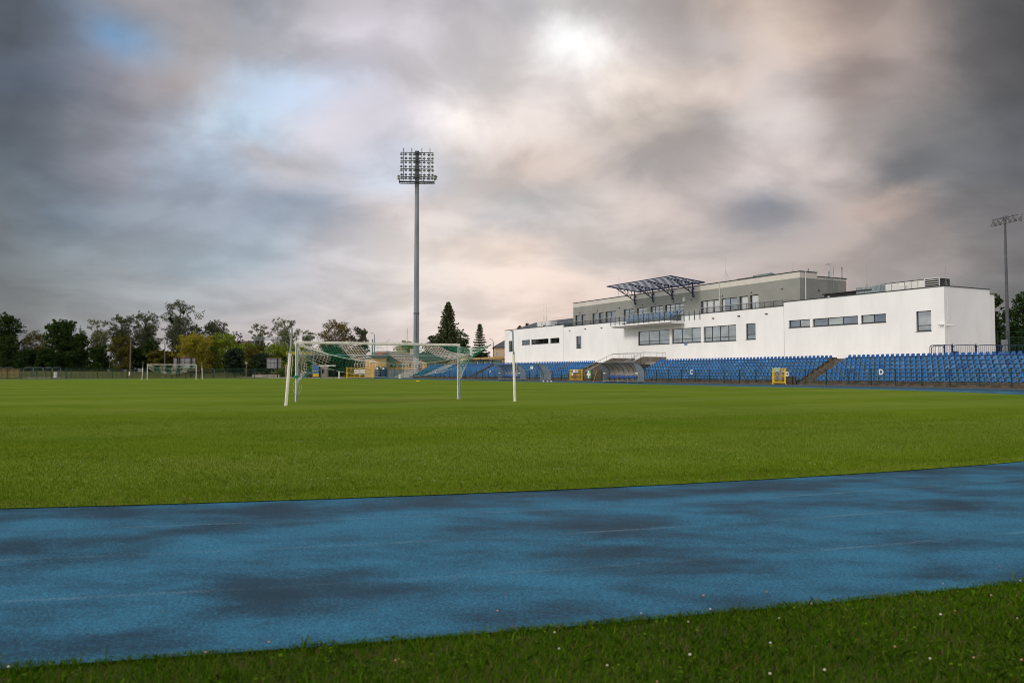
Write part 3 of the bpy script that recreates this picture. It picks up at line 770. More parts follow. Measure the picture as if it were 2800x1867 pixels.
under = [('dark undergrowth tree in the far left corner', -30, 60, 922, L_dark), ('dark bush below the olive brown tree', 40, 110, 955, L_deep), ('dark bush under the lobed tree', 95, 170, 958, L_deep),
         ('low black green bush behind the white meter cabinet', 150, 235, 962, L_deep), ('dark green bush below the slender poplar', 230, 305, 948, L_dark), ('yellow olive bush leaning against the weathered lamp pole', 300, 370, 913, L_olive),
         ('dark bush right of the weathered lamp pole', 345, 420, 950, L_deep), ('deep green bush below the right poplar of the pair', 375, 440, 925, L_dark), ('mid green bush above the scoreboard', 400, 470, 956, L_olive), ('green bush left of the steel hoarding', 440, 500, 962, L_olive)]
for i, (lb, x0, x1, yt, lf) in enumerate(under):
    tr_('bush', lb, x0, x1, yt, 226 - (i % 3) * 2.0, 'round', lf, n=4800, size=0.42, first=0.0, nclump=30)
right = [('fresh green bush right of the golden tree', 576, 648, 914, L_lime, 226), ('lime green bush below the brown roof', 636, 700, 940, L_lime, 222), ('olive green bush between the two dark pines', 672, 730, 950, L_olive, 216),
         ('yellow green bush below the rail gantry', 718, 790, 944, L_lime, 214), ('yellow green bush behind the entrance sign', 770, 838, 946, L_lime, 212), ('dark bush behind the left part of the goal net', 812, 880, 956, L_deep, 218),
         ('dark bush behind the middle of the goal net', 872, 940, 950, L_deep, 222), ('green bush beside the ochre gable', 930, 1000, 958, L_olive, 226)]
for lb, x0, x1, yt, lf, Z in right:
    tr_('bush', lb, x0 - 14, x1 + 14, yt - 2, Z, 'round', lf, n=6500, size=0.36, first=0.0, nclump=30)
for lb, x0, x1, yt, Z, lf, k in [('dark tree touching the right corner of the white building', 2686, 2752, 796, 118, L_dark, 'poplar'), ('big dark tree cut off by the right edge of the photo', 2762, 2860, 790, 112, L_deep, 'round'),
                                 ('low dark tree behind the floodlight pole with bell lamps', 2722, 2800, 838, 122, L_deep, 'round')]:
    tr_('deciduous_tree', lb, x0, x1, yt, Z, k, lf, n=9000, size=0.22, first=0.05, nclump=50)
# far wood that closes the gaps near the ground
far = []
for k in range(64):
    px = -260 + k * 21; Z = 275 + rng.uniform(-6, 6)
    hh = zh(rng.uniform(948, 978), Z)
    v = P(px, Z); far.append(((v.x, v.y, hh * 0.35), (2.6, 2.0, hh * 0.55)))
for k in range(8):
    px = 2660 + k * 40; Z = 134
    v = P(px, Z); far.append(((v.x, v.y, 4.2), (2.6, 2.0, 5.6)))
o = fastmesh('woodland', leafy(far, 30000, 0.6), 4, [L_deep]); o['kind'] = 'stuff'
# mistletoe
for k, (px, py) in enumerate([(463, 871), (469, 879), (499, 854)]):
    q = leafy([((0, 0, 0), (0.55, 0.55, 0.6))], 260, 0.25)
    o = fastmesh('mistletoe', q, 4, [L_deep], loc=P(px, 247, zh(py, 247)))
    tag(o, ['upper ball of mistletoe in the left limb of the tallest poplar', 'lower ball of mistletoe in the left limb of the tallest poplar', 'ball of mistletoe high on the right side of the tallest poplar'][k], 'mistletoe', 'mistletoe balls in the tallest poplar')

# ================================================================== GOALS
def goal(name, label, loc, rotz, near):
    """local x along the goal line (7.35 m); the net side is -y for the near goal, +y for the far one"""
    def obj(nm, mb_, m_, par, **k):
        if near: mb_.v = [(v[0], -v[1], v[2]) for v in mb_.v]; mb_.f = [f[::-1] for f in mb_.f]
        return globals()['obj'](nm, mb_, m_, par, **k)
    g = thing(name, label, 'goal', loc, rotz, 'goals on the pitch')
    HW, PT, Ht = 3.72, 0.11, 2.55
    for sx in (-1, 1):
        mb = MB(); mb.box(sx * HW - PT / 2, sx * HW + PT / 2, -PT / 2, PT / 2, -0.03, Ht - PT)
        obj_ = bevel(obj('post', mb, 'goal_white', g), 0.02)
        mb = MB(); mb.box(sx * HW - 0.045, sx * HW + 0.045, PT / 2 + 0.003, PT / 2 + 0.05, -0.03, Ht - PT - 0.01)
        obj('post_back_channel', mb, 'galv', g)
    mb = MB(); mb.box(-HW - PT / 2, HW + PT / 2, -PT / 2, PT / 2, Ht - PT + 0.001, Ht)
    bevel(obj('crossbar', mb, 'goal_white', g), 0.02)
    mb = MB()
    mb.tube([(-HW, 0.12, 1.98), (HW, 0.12, 1.98)], 0.024, 6)
    for sx in (-1, 1): mb.tube([(sx * HW, 0.03, 1.98), (sx * HW, 0.12, 1.98)], 0.024, 6)
    obj('net_rail', mb, 'galv', g)
    # the net: a slack roof, a swagged back panel and two bunched side curtains
    nx = 64
    cr = 0.0056 if near else 0.0075
    rs = random.Random(5)
    left_y, right_y = (0.35, 2.1) if near else (0.9, 0.9)
    left_z, right_z = (2.42, 2.48) if near else (2.4, 2.4)
    xl, xr = -HW + 0.06, HW + (0.62 if near else -0.05)
    def rope(u):       # back upper rope, u 0..1 left to right in photo
        x = xl + (xr - xl) * u
        z = left_z + (right_z - left_z) * u - (0.86 if near else 0.62) * (4 * u * (1 - u)) ** 0.85
        y = left_y + (right_y - left_y) * u + 0.75 * math.sin(math.pi * u)
        return Vector((x, y, z))
    def front(u): return Vector((-HW + 0.07 + (2 * HW - 0.14) * u, 0.05, Ht - PT - 0.02))
    def low(u):        # slack lower hem of the lifted net
        k = (4 * u * (1 - u)) ** 0.5
        z0 = (2.05 + (1.75 - 2.05) * u) if near else 2.05
        z = z0 - ((z0 - (1.02 if near else 0.98)) * k)
        r_ = rope(u)
        x = -HW + 0.25 + (2 * HW - 0.5) * u
        return Vector((x + 0.25 * math.sin(6 * u), r_.y * 0.55 + 0.5 * math.sin(math.pi * u), z))
    def roof(u, v):
        a, b = front(u), rope(u)
        p = a.lerp(b, v); p.z -= 0.10 * math.sin(math.pi * v) * (1 if near else .5)
        return p
    def back(u, v):
        a, b = rope(u), low(u)
        p = a.lerp(b, v); p.y += 0.25 * math.sin(math.pi * v); p.x += 0.10 * math.sin(v * 5 + u * 9)
        p.z += 0.02 * math.sin(u * 40 + v * 7)
        return p
    mw, mg = MB(), MB()
    def band(i): return mw if (i // 8) % 2 == 0 else mg
    def cords(fn, n_u, n_v, rr, jit=0.0):
        gr = [[fn(i / n_u, j / n_v) + Vector((rs.uniform(-jit, jit), rs.uniform(-jit, jit), rs.uniform(-jit, jit))) for j in range(n_v + 1)] for i in range(n_u + 1)]
        for i in range(n_u + 1): band(i).tube(gr[i], rr, 3, cap=False)
        for j in range(n_v + 1):
            for i0 in range(0, n_u, 8):
                band(i0 + (3 if j % 4 > 1 else 0)).tube([gr[i][j] for i in range(i0, min(i0 + 9, n_u + 1))], rr, 3, cap=False)
    cords(roof, nx, 9, cr, 0.006)
    cords(back, nx, 7, cr, 0.012)
    # rope along the seam, thicker
    mw.tube([rope(k / 40) for k in range(41)], cr * 1.9, 4, cap=False)
    mg.tube([rope(k / 40) + Vector((0, 0.03, -0.03)) for k in range(41)], cr * 1.6, 4, cap=False)
    mw.tube([low(k / 40) for k in range(41)], cr * 1.4, 4, cap=False)
    # side curtains
    for sx, fold in ((-1, 0.62), (1, 0.7)):
        top_b = rope(0 if sx < 0 else 1)
        def side(u, v, sx=sx, top_b=top_b):
            a = Vector((sx * HW, 0.07, (Ht - 0.2) * (1 - v) + 0.9 * v if near else (Ht - .2) * (1 - v) + 1.5 * v))
            if sx < 0:
                b = Vector((-HW + 0.55 * math.sin(math.pi * min(1, v * 0.85 + 0.15)) * 1.25, 0.4, 2.0 - 1.1 * v))
                if not near: b = Vector((-HW + 0.05, 0.9 - 0.6 * v, 2.4 - 0.6 * v))
            else:
                b = top_b.lerp(Vector((HW + 0.05, 0.3, 1.55)), v)
                b.x -= 0.12 * math.sin(math.pi * v); b.z -= 0.1 * math.sin(math.pi * v)
            return a.lerp(b, u) + Vector((0, 0.12 * math.sin(u * 9 + v * 5), -0.12 * math.sin(math.pi * u)))
        cords(side, 14, 11, cr, 0.012)
        # the bunched tail tied to the post
        if near:
            for k in range(7):
                ph = k * 0.9
                pts = []
                for j in range(9):
                    t = j / 8; sp = 0.03 + 0.15 * abs(math.sin(t * math.pi * 1.0)) if sx < 0 else 0.03 + 0.06 * abs(math.sin(t * 3))
                    pts.append((sx * HW + sp * math.cos(ph) , 0.1 + sp * math.sin(ph) * 0.5, (0.98 if sx < 0 else 1.5) * (1 - t) + 0.25 * t))
                (mg if k % 2 else mw).tube(pts, cr * 0.8, 3, cap=False)
            mg.lathe([(0.11, 0), (0.12, 0.05), (0.11, 0.1)], 8, (sx * HW, 0.03, 1.0 if sx < 0 else 1.95))
    obj('white_net', mw, 'cord_white', g); obj('green_net', mg, 'cord_green', g)
    return g
gn = S(11.45, 33.8, 0.012)
goal('football_goal', 'near football goal with slack green and white net hanging on it', gn, TH, True)
goal('football_goal', 'far goal at the other end of the pitch, small in the picture', S(12.2, 142.3, 0.012), TH, False)
def net_pole(label, base, top, hw, scale=1.0):
    """free standing pole: thick white sleeve below, thin grey tube above"""
    t = thing('net_pole', label, 'pole', base, 0, 'poles that hold the goal nets')
    d = Vector(top) - Vector(base); a = Vector((0, 0, -0.03))
    mb = MB(); mb.tube([a, d * (hw * 0.5), d * hw], 0.058 * scale, 14, r1=0.053 * scale); mb.lathe([(0.05, 0), (0.060, 0.0), (0.060, 0.03), (0.035, 0.035)], 14, tuple(d * hw)); obj('lower_sleeve', mb, 'goal_white', t, smooth=False)
    mb = MB(); mb.tube([d * hw, d], 0.033 * scale, 10); mb.box(d.x - 0.10, d.x + 0.03, d.y - 0.02, d.y + 0.02, d.z - 0.03, d.z + 0.01); mb.tube([d * (hw + 0.01) + Vector((0.05, -0.05, 0)), d * (hw + 0.05) + Vector((0.05, -0.05, 0))], 0.012, 5)
    obj('upper_tube', mb, 'galv', t)
    mb = MB(); mb.tube([d * hw * 0.97 + Vector((0.1, 0, 0)), d * hw * 0.85 + Vector((0.11, 0, 0)), d * hw * 0.55 + Vector((0.10, 0, 0))], 0.008, 4); obj('tie_cord', mb, 'cord_white', t)
    return t
b1 = P(783, 29.6); t1 = P(798, 29.7, zh(897, 29.7)); net_pole('white and grey net pole leaning right, left of the near goal', b1, t1, 0.66)
b2 = P(1408, 33.8); t2 = P(1402, 33.8, zh(904, 33.8)); net_pole('upright white and grey net pole, right of the near goal', b2, t2, 0.65)
net_pole('left net pole behind the far goal, leaning to the right', P(389, 133.5), P(391.5, 133.5, zh(990, 133.5)), 0.68)
net_pole('right net pole behind the far goal', P(554, 139), P(552, 139, zh(990, 139)), 0.68)
mb = MB(); q0 = S(11.45, 33.8) + Vector((UX * 4.34 + UY * 2.1, UY * 4.34 - UX * 2.1, 2.49))
mb.tube([q0, q0.lerp(t2, 0.5) + Vector((0, 0, -0.06)), t2], 0.006, 4)
tag(obj('guy_line', mb, 'cord_white'), 'thin line from the net corner up to the right net pole', 'rope')

# ================================================================== GRANDSTAND
ROW0, ROWD, RISE, STEP0 = 65.0, 0.76, 0.375, 0.42     # first seat row, row depth, rise, height of the first step
NR = 7
stand = thing('grandstand', 'stepped concrete grandstand with stairs, below the white building', 'grandstand', S(0, 0), TH)
def terrace(s0, s1):
    mb = MB()
    prof = [(ROW0 - 0.45, -0.05), (ROW0 - 0.45, STEP0)]
    for i in range(NR):
        x = ROW0 - 0.45 + ROWD * (i + 1)
        prof.append((x, STEP0 + RISE * i))
        if i < NR - 1: prof.append((x, STEP0 + RISE * (i + 1)))
    x = prof[-1][0]; ztop = STEP0 + RISE * (NR - 1)
    prof += [(x, ztop + 0.16), (x + 0.25, ztop + 0.16), (x + 0.25, -0.05)]
    mb.prism(prof, s0, s1)
    return obj('terrace', mb, 'step', stand)
def stairs(s0, s1):
    mb = MB(); n = NR * 2
    prof = [(ROW0 - 0.45, -0.05)]
    for i in range(n):
        x = ROW0 - 0.45 + ROWD * i / 2; z = STEP0 * 0.45 + (STEP0 * 0.55 + RISE * (NR - 1)) * (i + 1) / n
        prof += [(x, z), (x + ROWD / 2, z)]
    prof.append((prof[-1][0], -0.05))
    mb.prism(prof, s0, s1)
    return obj('stair_flight', mb, 'step', stand)
blocks = {'A': (138.4, 171.0), 'B': (103.2, 137.0), 'C': (58.4, 87.9), 'D': (28.0, 56.7)}
for k, (a, b) in blocks.items(): terrace(a, b)
stairs(56.703, 58.397); stairs(137.003, 138.397); stairs(99.31, 103.197)
mb = MB(); mb.box(ROW0 + ROWD * NR - 0.198, 74.0, 99.3, 171, -0.05, STEP0 + RISE * 6 + 0.02); mb.box(ROW0 + ROWD * NR - 0.198, 92, 20, 91.5, -0.05, STEP0 + RISE * 6 + 0.02)
obj('upper_walkway', mb, 'concrete', stand)
mb = MB(); mb.box(64.2, 64.5, 20, 172, -0.05, 0.16); obj('kerb', mb, 'step', stand)
# ramp between blocks B and C with cheek walls
def cheek(s0, s1, w0, w1, w2, zb, zt):
    mb = MB(); mb.prism([(w0, -0.05), (w0, zb), (w1, zt), (w2, zt), (w2, -0.05)], s0, s1); obj('cheek_wall', mb, 'concrete', stand)
    mb = MB(); mb.prism([(w0 - .06, zb), (w0 - .06, zb + .10), (w1 - .02, zt + .103), (w2, zt + .103), (w2, zt + .003), (w1, zt + .003)], s0 - 0.05, s1 + 0.05); obj('wall_coping', mb, 'concrete', stand)
    mb = MB(); sm = (s0 + s1) / 2
    def zz_(w): return zb + (zt - zb) * min(1, (w - w0) / (w1 - w0)) + 0.1
    mb.tube([(w0 + 0.1, sm, zz_(w0) + 0.62), (w1, sm, zt + 0.1 + 0.62), (w2, sm, zt + 0.1 + 0.62)], 0.04, 6)
    w = w0 + 0.5
    while w < w2: mb.tube([(w, sm, zz_(w)), (w, sm, zz_(w) + 0.62)], 0.02, 5); w += 1.15
    obj('handrail', mb, 'steel', stand)
cheek(99.0, 99.3, 64.9, 69.9, 73.95, 1.25, 3.28)
cheek(91.5, 91.8, 64.9, 69.9, 73.95, 1.25, 3.36)
mb = MB()
for i in range(14): mb.box(65.4 + i * 0.33, 73.9, 91.8, 99.0, 0.0 if i == 0 else 0.2 * i + 0.001, 0.2 * (i + 1))
obj('stair_flight', mb, 'step', stand)
mb = MB(); mb.box(66.5, 73.9, 87.902, 91.498, -0.05, 2.35); obj('side_wall', mb, 'step', stand)
mb = MB(); mb.tube([(69.7, 91.9, 3.4), (69.7, 91.9, 4.0), (69.7, 95.0, 4.05), (69.7, 98.9, 4.0)], 0.03, 6)
for k in range(6): mb.tube([(69.7, 92 + k * 1.35, 3.0), (69.7, 92 + k * 1.35, 4.0)], 0.018, 5)
obj('handrail', mb, 'steel', stand)

# ---- seats
def seat_mesh(full=True):
    prof = [(-0.215, -0.02, .185), (-0.205, 0.012, .205), (-0.17, 0.022, .210), (-0.02, 0.0, .210), (0.12, 0.004, .206), (0.165, 0.035, .196), (0.185, 0.11, .186), (0.205, 0.22, .176), (0.222, 0.285, .150), (0.235, 0.305, .11)] if full else \
           [(-0.21, -0.02, .20), (-0.19, 0.02, .208), (0.12, 0.0, .204), (0.175, 0.05, .188), (0.205, 0.235, .172), (0.23, 0.303, .12)]
    cols = [-1, -0.82, -0.35, 0.35, 0.82, 1] if full else [-1, 0, 1]
    vs = []; nc = len(cols)
    for (x, z, hw) in prof:
        for c in cols:
            lift = 0.022 if abs(c) > 0.9 else 0.0
            vs.append((x - (lift if z > 0.05 else 0), c * hw, z + (lift if z <= 0.05 else 0)))
    for (x, z, hw) in prof:
        for c in cols:
            vs.append((x + (0.014 if z > 0.05 else 0), c * hw * 0.985, z - (0.014 if z <= 0.05 else 0.004)))
    np_ = len(prof); o = np_ * nc; fs = []
    for i in range(np_ - 1):
        for j in range(nc - 1):
            a = i * nc + j
            fs.append((a, a + 1, a + nc + 1, a + nc)); fs.append((o + a, o + a + nc, o + a + nc + 1, o + a + 1))
    for i in range(np_ - 1):
        a = i * nc; fs.append((a, a + nc, o + a + nc, o + a)); b = a + nc - 1; fs.append((b, o + b, o + b + nc, b + nc))
    for j in range(nc - 1):
        fs.append((j, o + j, o + j + 1, j + 1)); a = (np_ - 1) * nc + j; fs.append((a, a + 1, o + a + 1, o + a))
    return vs, fs
sv, sf = seat_mesh(True)
seat_data = bpy.data.meshes.new('seat'); seat_data.from_pydata(sv, [], sf)
seat_data.materials.append(M['seat']); seat_data.update()
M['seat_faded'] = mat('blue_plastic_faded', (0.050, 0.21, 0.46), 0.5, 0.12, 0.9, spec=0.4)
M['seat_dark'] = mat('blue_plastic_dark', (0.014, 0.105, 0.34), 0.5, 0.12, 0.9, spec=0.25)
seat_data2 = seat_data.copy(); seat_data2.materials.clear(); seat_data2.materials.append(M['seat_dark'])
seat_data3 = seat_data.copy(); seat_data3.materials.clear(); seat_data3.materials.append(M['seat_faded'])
ROWN = ['front', 'second', 'third', 'fourth', 'fifth', 'sixth', 'top']
PITCH = 0.55
SB = {}
def seat_row(block, r): # list of s positions from the photo's near stairs outwards
    a, b = blocks[block]
    n = int((b - a - 0.2) / PITCH)
    if block == 'D': return [b - 0.35 - PITCH * k for k in range(n)]
    if block == 'C': return [a + 0.35 + PITCH * k for k in range(n)]
    return [a + 0.35 + PITCH * k for k in range(n)]
rest = []
rs = random.Random(3)
for blk in 'DCBA':
    for r in range(NR):
        for k, s_ in enumerate(seat_row(blk, r)):
            w = ROW0 + ROWD * r - 0.2; z = STEP0 + RISE * r + 0.075
            if blk == 'A' and s_ > 171 - (NR - 1 - r) * 0: pass
            pos = S(w, s_, z); px = CX + F * pos.x / pos.y
            indiv = (blk == 'D' and px < 2815) or (blk == 'C' and k < 6)
            if indiv:
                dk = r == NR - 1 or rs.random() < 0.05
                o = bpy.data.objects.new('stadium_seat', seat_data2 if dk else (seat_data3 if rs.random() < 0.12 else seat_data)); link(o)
                o.location = pos; o.rotation_euler = (rs.uniform(-0.012, 0.012), rs.uniform(-0.05, 0.04), TH + rs.uniform(-0.035, 0.035))
                o['label'] = 'blue plastic seat, %s from the D side stairs in the %s row of block %s' % (ordn(k + 1), ROWN[r], blk) if blk == 'D' else \
                             'blue plastic seat, %s from the stairs in the %s row of block C' % (ordn(k + 1), ROWN[r])
                if blk == 'D': o['label'] = 'blue plastic seat, %s from the stairs in the %s row of block D' % (ordn(k + 1), ROWN[r])
                o['category'] = 'seat'; o['group'] = 'blue stadium seats'
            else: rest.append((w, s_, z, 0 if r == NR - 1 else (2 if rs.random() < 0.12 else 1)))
lv, lf = seat_mesh(False); lv = np.array(lv); lf = np.array(lf)
A_ = np.array(rest)[:, :3]; base = lv[lf].reshape(-1, 3)      # separate quads
allv = (A_[:, None, :] + base[None]).reshape(-1, 3)
mi = np.repeat(np.array([q_[3] for q_ in rest]), len(lf))
wv = np.stack([UX * allv[:, 0] - UY * allv[:, 1], UY * allv[:, 0] + UX * allv[:, 1], allv[:, 2]], 1)
o = fastmesh('stadium_seats', wv, 4, [M['seat_dark'], M['seat'], M['seat_faded']], mi); o['kind'] = 'stuff'
o['label'] = 'rows of blue plastic seats in the more distant blocks of the stand'
# rails under the seat rows, black and thick to paint in the row shadow
for r in range(NR):
    for blk, (a, b) in blocks.items():
        mb = MB(); w = ROW0 + ROWD * r - 0.2; mb.box(w - 0.17, w + 0.1, a + 0.1, b - 0.1, STEP0 + RISE * r + 0.001, STEP0 + RISE * r + 0.052)
        obj('seat_rail_shadow', mb, 'black', stand)

# ================================================================== FENCES
def post_profile(mb, x, y, z0, z1, t): mb.box(x - t, x + t, y - t, y + t, z0, z1)
def mesh_fence(name, label, pts, zbase, h, gap, post, bar_gap, barw, m, railz, tz=0.1, postext=0.1, group=None, tbar=False, railw=0.03):
    """pts: world polyline"""
    root = thing(name, label, 'fence', (0, 0, 0), 0, group)
    # posts every `post` metres along
    segs = []; L = 0
    for a, b in zip(pts[:-1], pts[1:]): segs.append((L, a, b, (b - a).length)); L += (b - a).length
    def at(d):
        for (l0, a, b, l) in segs:
            if d <= l0 + l + 1e-6: return a.lerp(b, (d - l0) / l), math.atan2((b - a).y, (b - a).x)
        l0, a, b, l = segs[-1]; return b.copy(), math.atan2((b - a).y, (b - a).x)
    n = max(1, round(L / post)); post = L / n
    pm = MB(); pm.box(-postext * .5 - 0.001, postext * .5, -postext * .5, postext * .5, zbase - 0.05, zbase + h + 0.06)
    if tbar:
        for z in (zbase + h + 0.04, zbase + h * 0.52, zbase + 0.12): pm.box(-0.22, 0.22, -0.02, 0.02, z - 0.015, z + 0.012)
    proto = None
    nb = int(post / bar_gap)
    bm_ = MB()
    for k in range(1, nb):
        x = k * post / nb; bm_.box(x - barw / 2, x + barw / 2, -barw / 2, barw / 2, zbase + tz, zbase + h)
    for z in railz: bm_.box(postext * .5, post - postext * .5, -barw * 0.6, barw * 0.6, zbase + z - railw / 2, zbase + z + railw / 2)
    pme = None; bme = None
    for i in range(n + 1):
        p, a = at(i * post)
        if pme is None: o1 = obj('post', pm, m, root); pme = o1.data
        else: o1 = link(bpy.data.objects.new('post', pme)); o1.parent = root
        o1.location = p; o1.rotation_euler = (0, 0, a)
        if i < n:
            p2, _ = at((i + 1) * post); a2 = math.atan2((p2 - p).y, (p2 - p).x)
            if bme is None: o2 = obj('mesh_panel', bm_, m, root); bme = o2.data
            else: o2 = link(bpy.data.objects.new('mesh_panel', bme)); o2.parent = root
            o2.location = p; o2.rotation_euler = (0, 0, a2)
    return root
FW = 63.6
gs1 = (onw(1559, FW)[0], onw(1593, FW)[0]); gs2 = (onw(2113, FW)[0], onw(2149, FW)[0]); gs3 = (onw(1251, FW)[0], onw(1259, FW)[0])
fkw = dict(zbase=0.12, h=1.34, gap=0, post=2.52, bar_gap=0.19, barw=0.013, m='green_paint', railz=[0.18, 0.7, 1.28], postext=0.075, group='low green fences in front of the stand', tbar=True, railw=0.018)
mesh_fence('mesh_fence', 'low green fence in front of block D and the stairs beside it', [S(FW, 24), S(FW, gs2[1])], **fkw)
mesh_fence('mesh_fence', 'low green fence in front of block C, carrying the letter C', [S(FW, gs2[0]), S(FW, gs1[1])], **fkw)
mesh_fence('mesh_fence', 'low green fence in front of blocks A and B', [S(FW, gs1[0]), S(FW, 171)], **fkw)
FAR = [P(px, Z) for px, Z in [(1104, 175), (1075, 172), (1046, 170)]]
mesh_fence('mesh_fence', 'short green fence between the yellow double gate and block A', FAR, zbase=0, h=1.9, gap=0, post=3, bar_gap=0.2, barw=0.03, m='green_paint', railz=[0.2, 1.8], postext=0.09)
FAR = [P(px, Z) for px, Z in [(948, 167), (880, 166), (760, 165), (640, 163.5), (500, 161), (400, 159), (300, 156), (200, 152.5), (100, 147.5), (0, 141.5), (-90, 135)]]
mesh_fence('mesh_fence', 'long dark green fence behind the far end of the track', FAR, zbase=0.0, h=2.05, gap=0, post=2.62, bar_gap=0.22, barw=0.034, m='green_paint', railz=[0.15, 0.8, 1.95], postext=0.10, railw=0.04)

def gate_leaf(mb, x0, x1, z0, z1, bars, t=0.035):
    mb.box(x0, x0 + 2*t, -t, t, z0, z1); mb.box(x1 - 2*t, x1, -t, t, z0, z1)
    mb.box(x0 + 2*t, x1 - 2*t, -t, t, z1 - 2*t, z1); mb.box(x0 + 2*t, x1 - 2*t, -t, t, z0, z0 + 2*t); mb.box(x0 + 2*t, x1 - 2*t, -t * .6, t * .6, (z0+z1)/2 - t*.6, (z0+z1)/2 + t*.6)
    for k in range(1, bars): x = x0 + (x1 - x0) * k / bars; mb.box(x - .014, x + .014, -.013, .013, z0 + 2*t, z1 - 2*t)
def pgate(label, s0, s1, signtext=None, extra=None):
    """gate in the low fence, local x runs towards the camera side"""
    w_ = abs(s1 - s0); smid = (s0 + s1) / 2
    g = thing('gate', label, 'gate', S(FW - 0.02, smid, 0), TH - math.pi / 2, 'yellow gates in the low fence')
    mb = MB(); gate_leaf(mb, -w_/2 + 0.1, w_/2 - 0.1, 0.14, 1.66, 10, 0.045); obj('gate_leaf', mb, 'yellow_paint', g)
    mb = MB(); mb.box(-w_/2 - 0.03, -w_/2 + 0.08, -.05, .05, 0, 1.7); obj('gate_post', mb, 'yellow_paint', g)
    mb = MB(); mb.box(w_/2 - 0.08, w_/2 + 0.03, -.05, .05, 0, 1.7); obj('gate_post', mb, 'yellow_paint', g)
    mb = MB(); mb.box(w_/2 - 0.42, w_/2 - 0.08, -0.065, -0.045, 1.3, 1.42); mb.box(w_/2 - 0.2, w_/2 - 0.12, -0.08, -0.045, 1.15, 1.3); obj('latch', mb, 'yellow_paint', g)
    if signtext:
        mb = MB(); mb.box(-0.62, 0.12, -0.075, -0.06, 1.32, 1.72); sg = obj('sign_plate', mb, 'white_paint', g)
        mb = MB(); mb.box(-0.60, 0.10, -0.080, -0.0755, 1.36, 1.70); obj('sign_field', mb, 'sign_green', sg)
        lettering('lettering', signtext, 0.2, 'white_paint', sg, (-0.25, -0.086, 1.57), (math.pi/2, 0, 0))
        mb = MB(); mb.box(-0.52, 0.02, -0.085, -0.0805, 1.40, 1.43); mb.box(-0.50, 0.0, -0.085, -0.0805, 1.45, 1.48); obj('small_print', mb, 'white_paint', sg)
    return g
g1 = pgate('yellow barred gate left of the green banner with the white cross', *gs1)
mb = MB(); mb.box(-0.75, 0.5, -0.08, -0.06, 1.2, 1.62); mb.box(-1.15, -0.8, -0.08, -0.06, 0.75, 1.2); sg = obj('sign_plate', mb, 'white_paint', g1)
mb = MB(); mb.box(-0.18, 0.22, -0.086, -0.081, 1.3, 1.58); obj('sign_field', mb, 'sign_green', sg)
pgate('yellow barred gate with a green and white sign, in front of block C', *gs2, signtext='WYJŚCIE')
pgate('narrow looking yellow gate half hidden by the right goal post', *gs3)
def board(name, label, cat, w, s, z0, z1, wid, m, txt=None, tsize=0.3, tm='white_paint', bold=0.012, group=None, tilt=0.0):
    g = thing(name, label, cat, S(w, s, 0), TH - math.pi / 2, group)
    mb = MB(); mb.box(-wid/2, wid/2, -0.012, 0.012, z0, z1); obj('board', mb, m, g)
    if txt: lettering('lettering', txt, tsize, tm, g, (0, -0.02, (z0 + z1) / 2), (math.pi/2, 0, 0), bold)
    return g
gB = 'block letter boards on the low fence'
for L_, px, w_, ts in [('D', 2409, 0.46, 0.66), ('C', 1890.5, 0.46, 0.72), ('B', 1340.5, 0.55, 0.8), ('A', 1192, 0.55, 0.72)]:
    s_, Z_ = onw(px, FW - 0.08); board('letter_board', 'blue board with the white letter %s on the low green fence' % L_, 'sign', FW - 0.08, s_, 0.95, 1.55, w_, 'sign_blue', L_, ts, group=gB, bold=0.03)
s_, _ = onw(2152, FW - 0.08); board('number_sign', 'small white sign reading 4 beside the gate of block C', 'sign', FW - 0.08, s_, 0.85, 1.3, 0.36, 'white_paint', '4', 0.36, 'black')
# first aid banner
s_, _ = onw(1610, FW - 0.09); g = thing('first_aid_banner', 'green cloth banner with a white cross tied to the fence', 'banner', S(FW - 0.09, s_, 0), TH - math.pi / 2)
mb = MB(); nxx = 8
for i in range(nxx + 1):
    for j in range(9):
        mb.v.append((-0.5 + i / nxx + 0.02 * math.sin(j * 1.1), 0.02 * math.sin(i * 1.3 + j * 0.6), 0.38 + 1.12 * j / 8 + 0.012 * math.sin(i * 0.9)))
for i in range(nxx):
    for j in range(8): a = i * 9 + j; mb.f.append((a, a + 9, a + 10, a + 1)); mb.mi.append(0)
b_ = obj('banner_cloth', mb, 'sign_green', g, smooth=True)
so = b_.modifiers.new('thick', 'SOLIDIFY'); so.thickness = 0.006
mb = MB(); mb.box(-0.17, 0.17, -0.045, -0.036, 0.40, 1.48); mb.box(-0.47, -0.171, -0.045, -0.036, 0.78, 1.11); mb.box(0.171, 0.47, -0.045, -0.036, 0.78, 1.11); obj('white_cross', mb, 'white_paint', g)
s_, _ = onw(1626, FW - 0.3); g = thing('corner_flag', 'yellow corner flag pole with a red base leaning on the fence', 'flag', S(FW - 0.35, s_, 0), TH - math.pi/2)
mb = MB(); mb.tube([(-0.2, 0, 0.03), (0.25, 0.25, 1.5)], 0.025, 6); obj('pole', mb, 'yellow_paint', g)
mb = MB(); mb.lathe([(0.02, 0.05), (0.16, 0.04), (0.2, 0.0)], 10, (-0.25, 0, 0)); obj('base', mb, 'red_plastic', g)
# litter bins behind the fence by the stairs of block C
for i, px in enumerate((2168, 2178)):
    s_, _ = onw(px, 64.3); g = thing('litter_bin', ['wide brown concrete bin beside the number 4 sign', 'slim brown concrete bin left of the stairs to block D'][i], 'bin', S(64.0, s_, 0.0), TH, 'concrete bins behind the fence')
    mb = MB(); r_ = 0.3 if i == 0 else 0.14; mb.lathe([(r_ * .9, 0), (r_, 0.1), (r_, 0.78), (r_ * .92, 0.82), (r_ * .8, 0.8), (r_ * .8, 0.4)], 12); obj('body', mb, 'step', g)

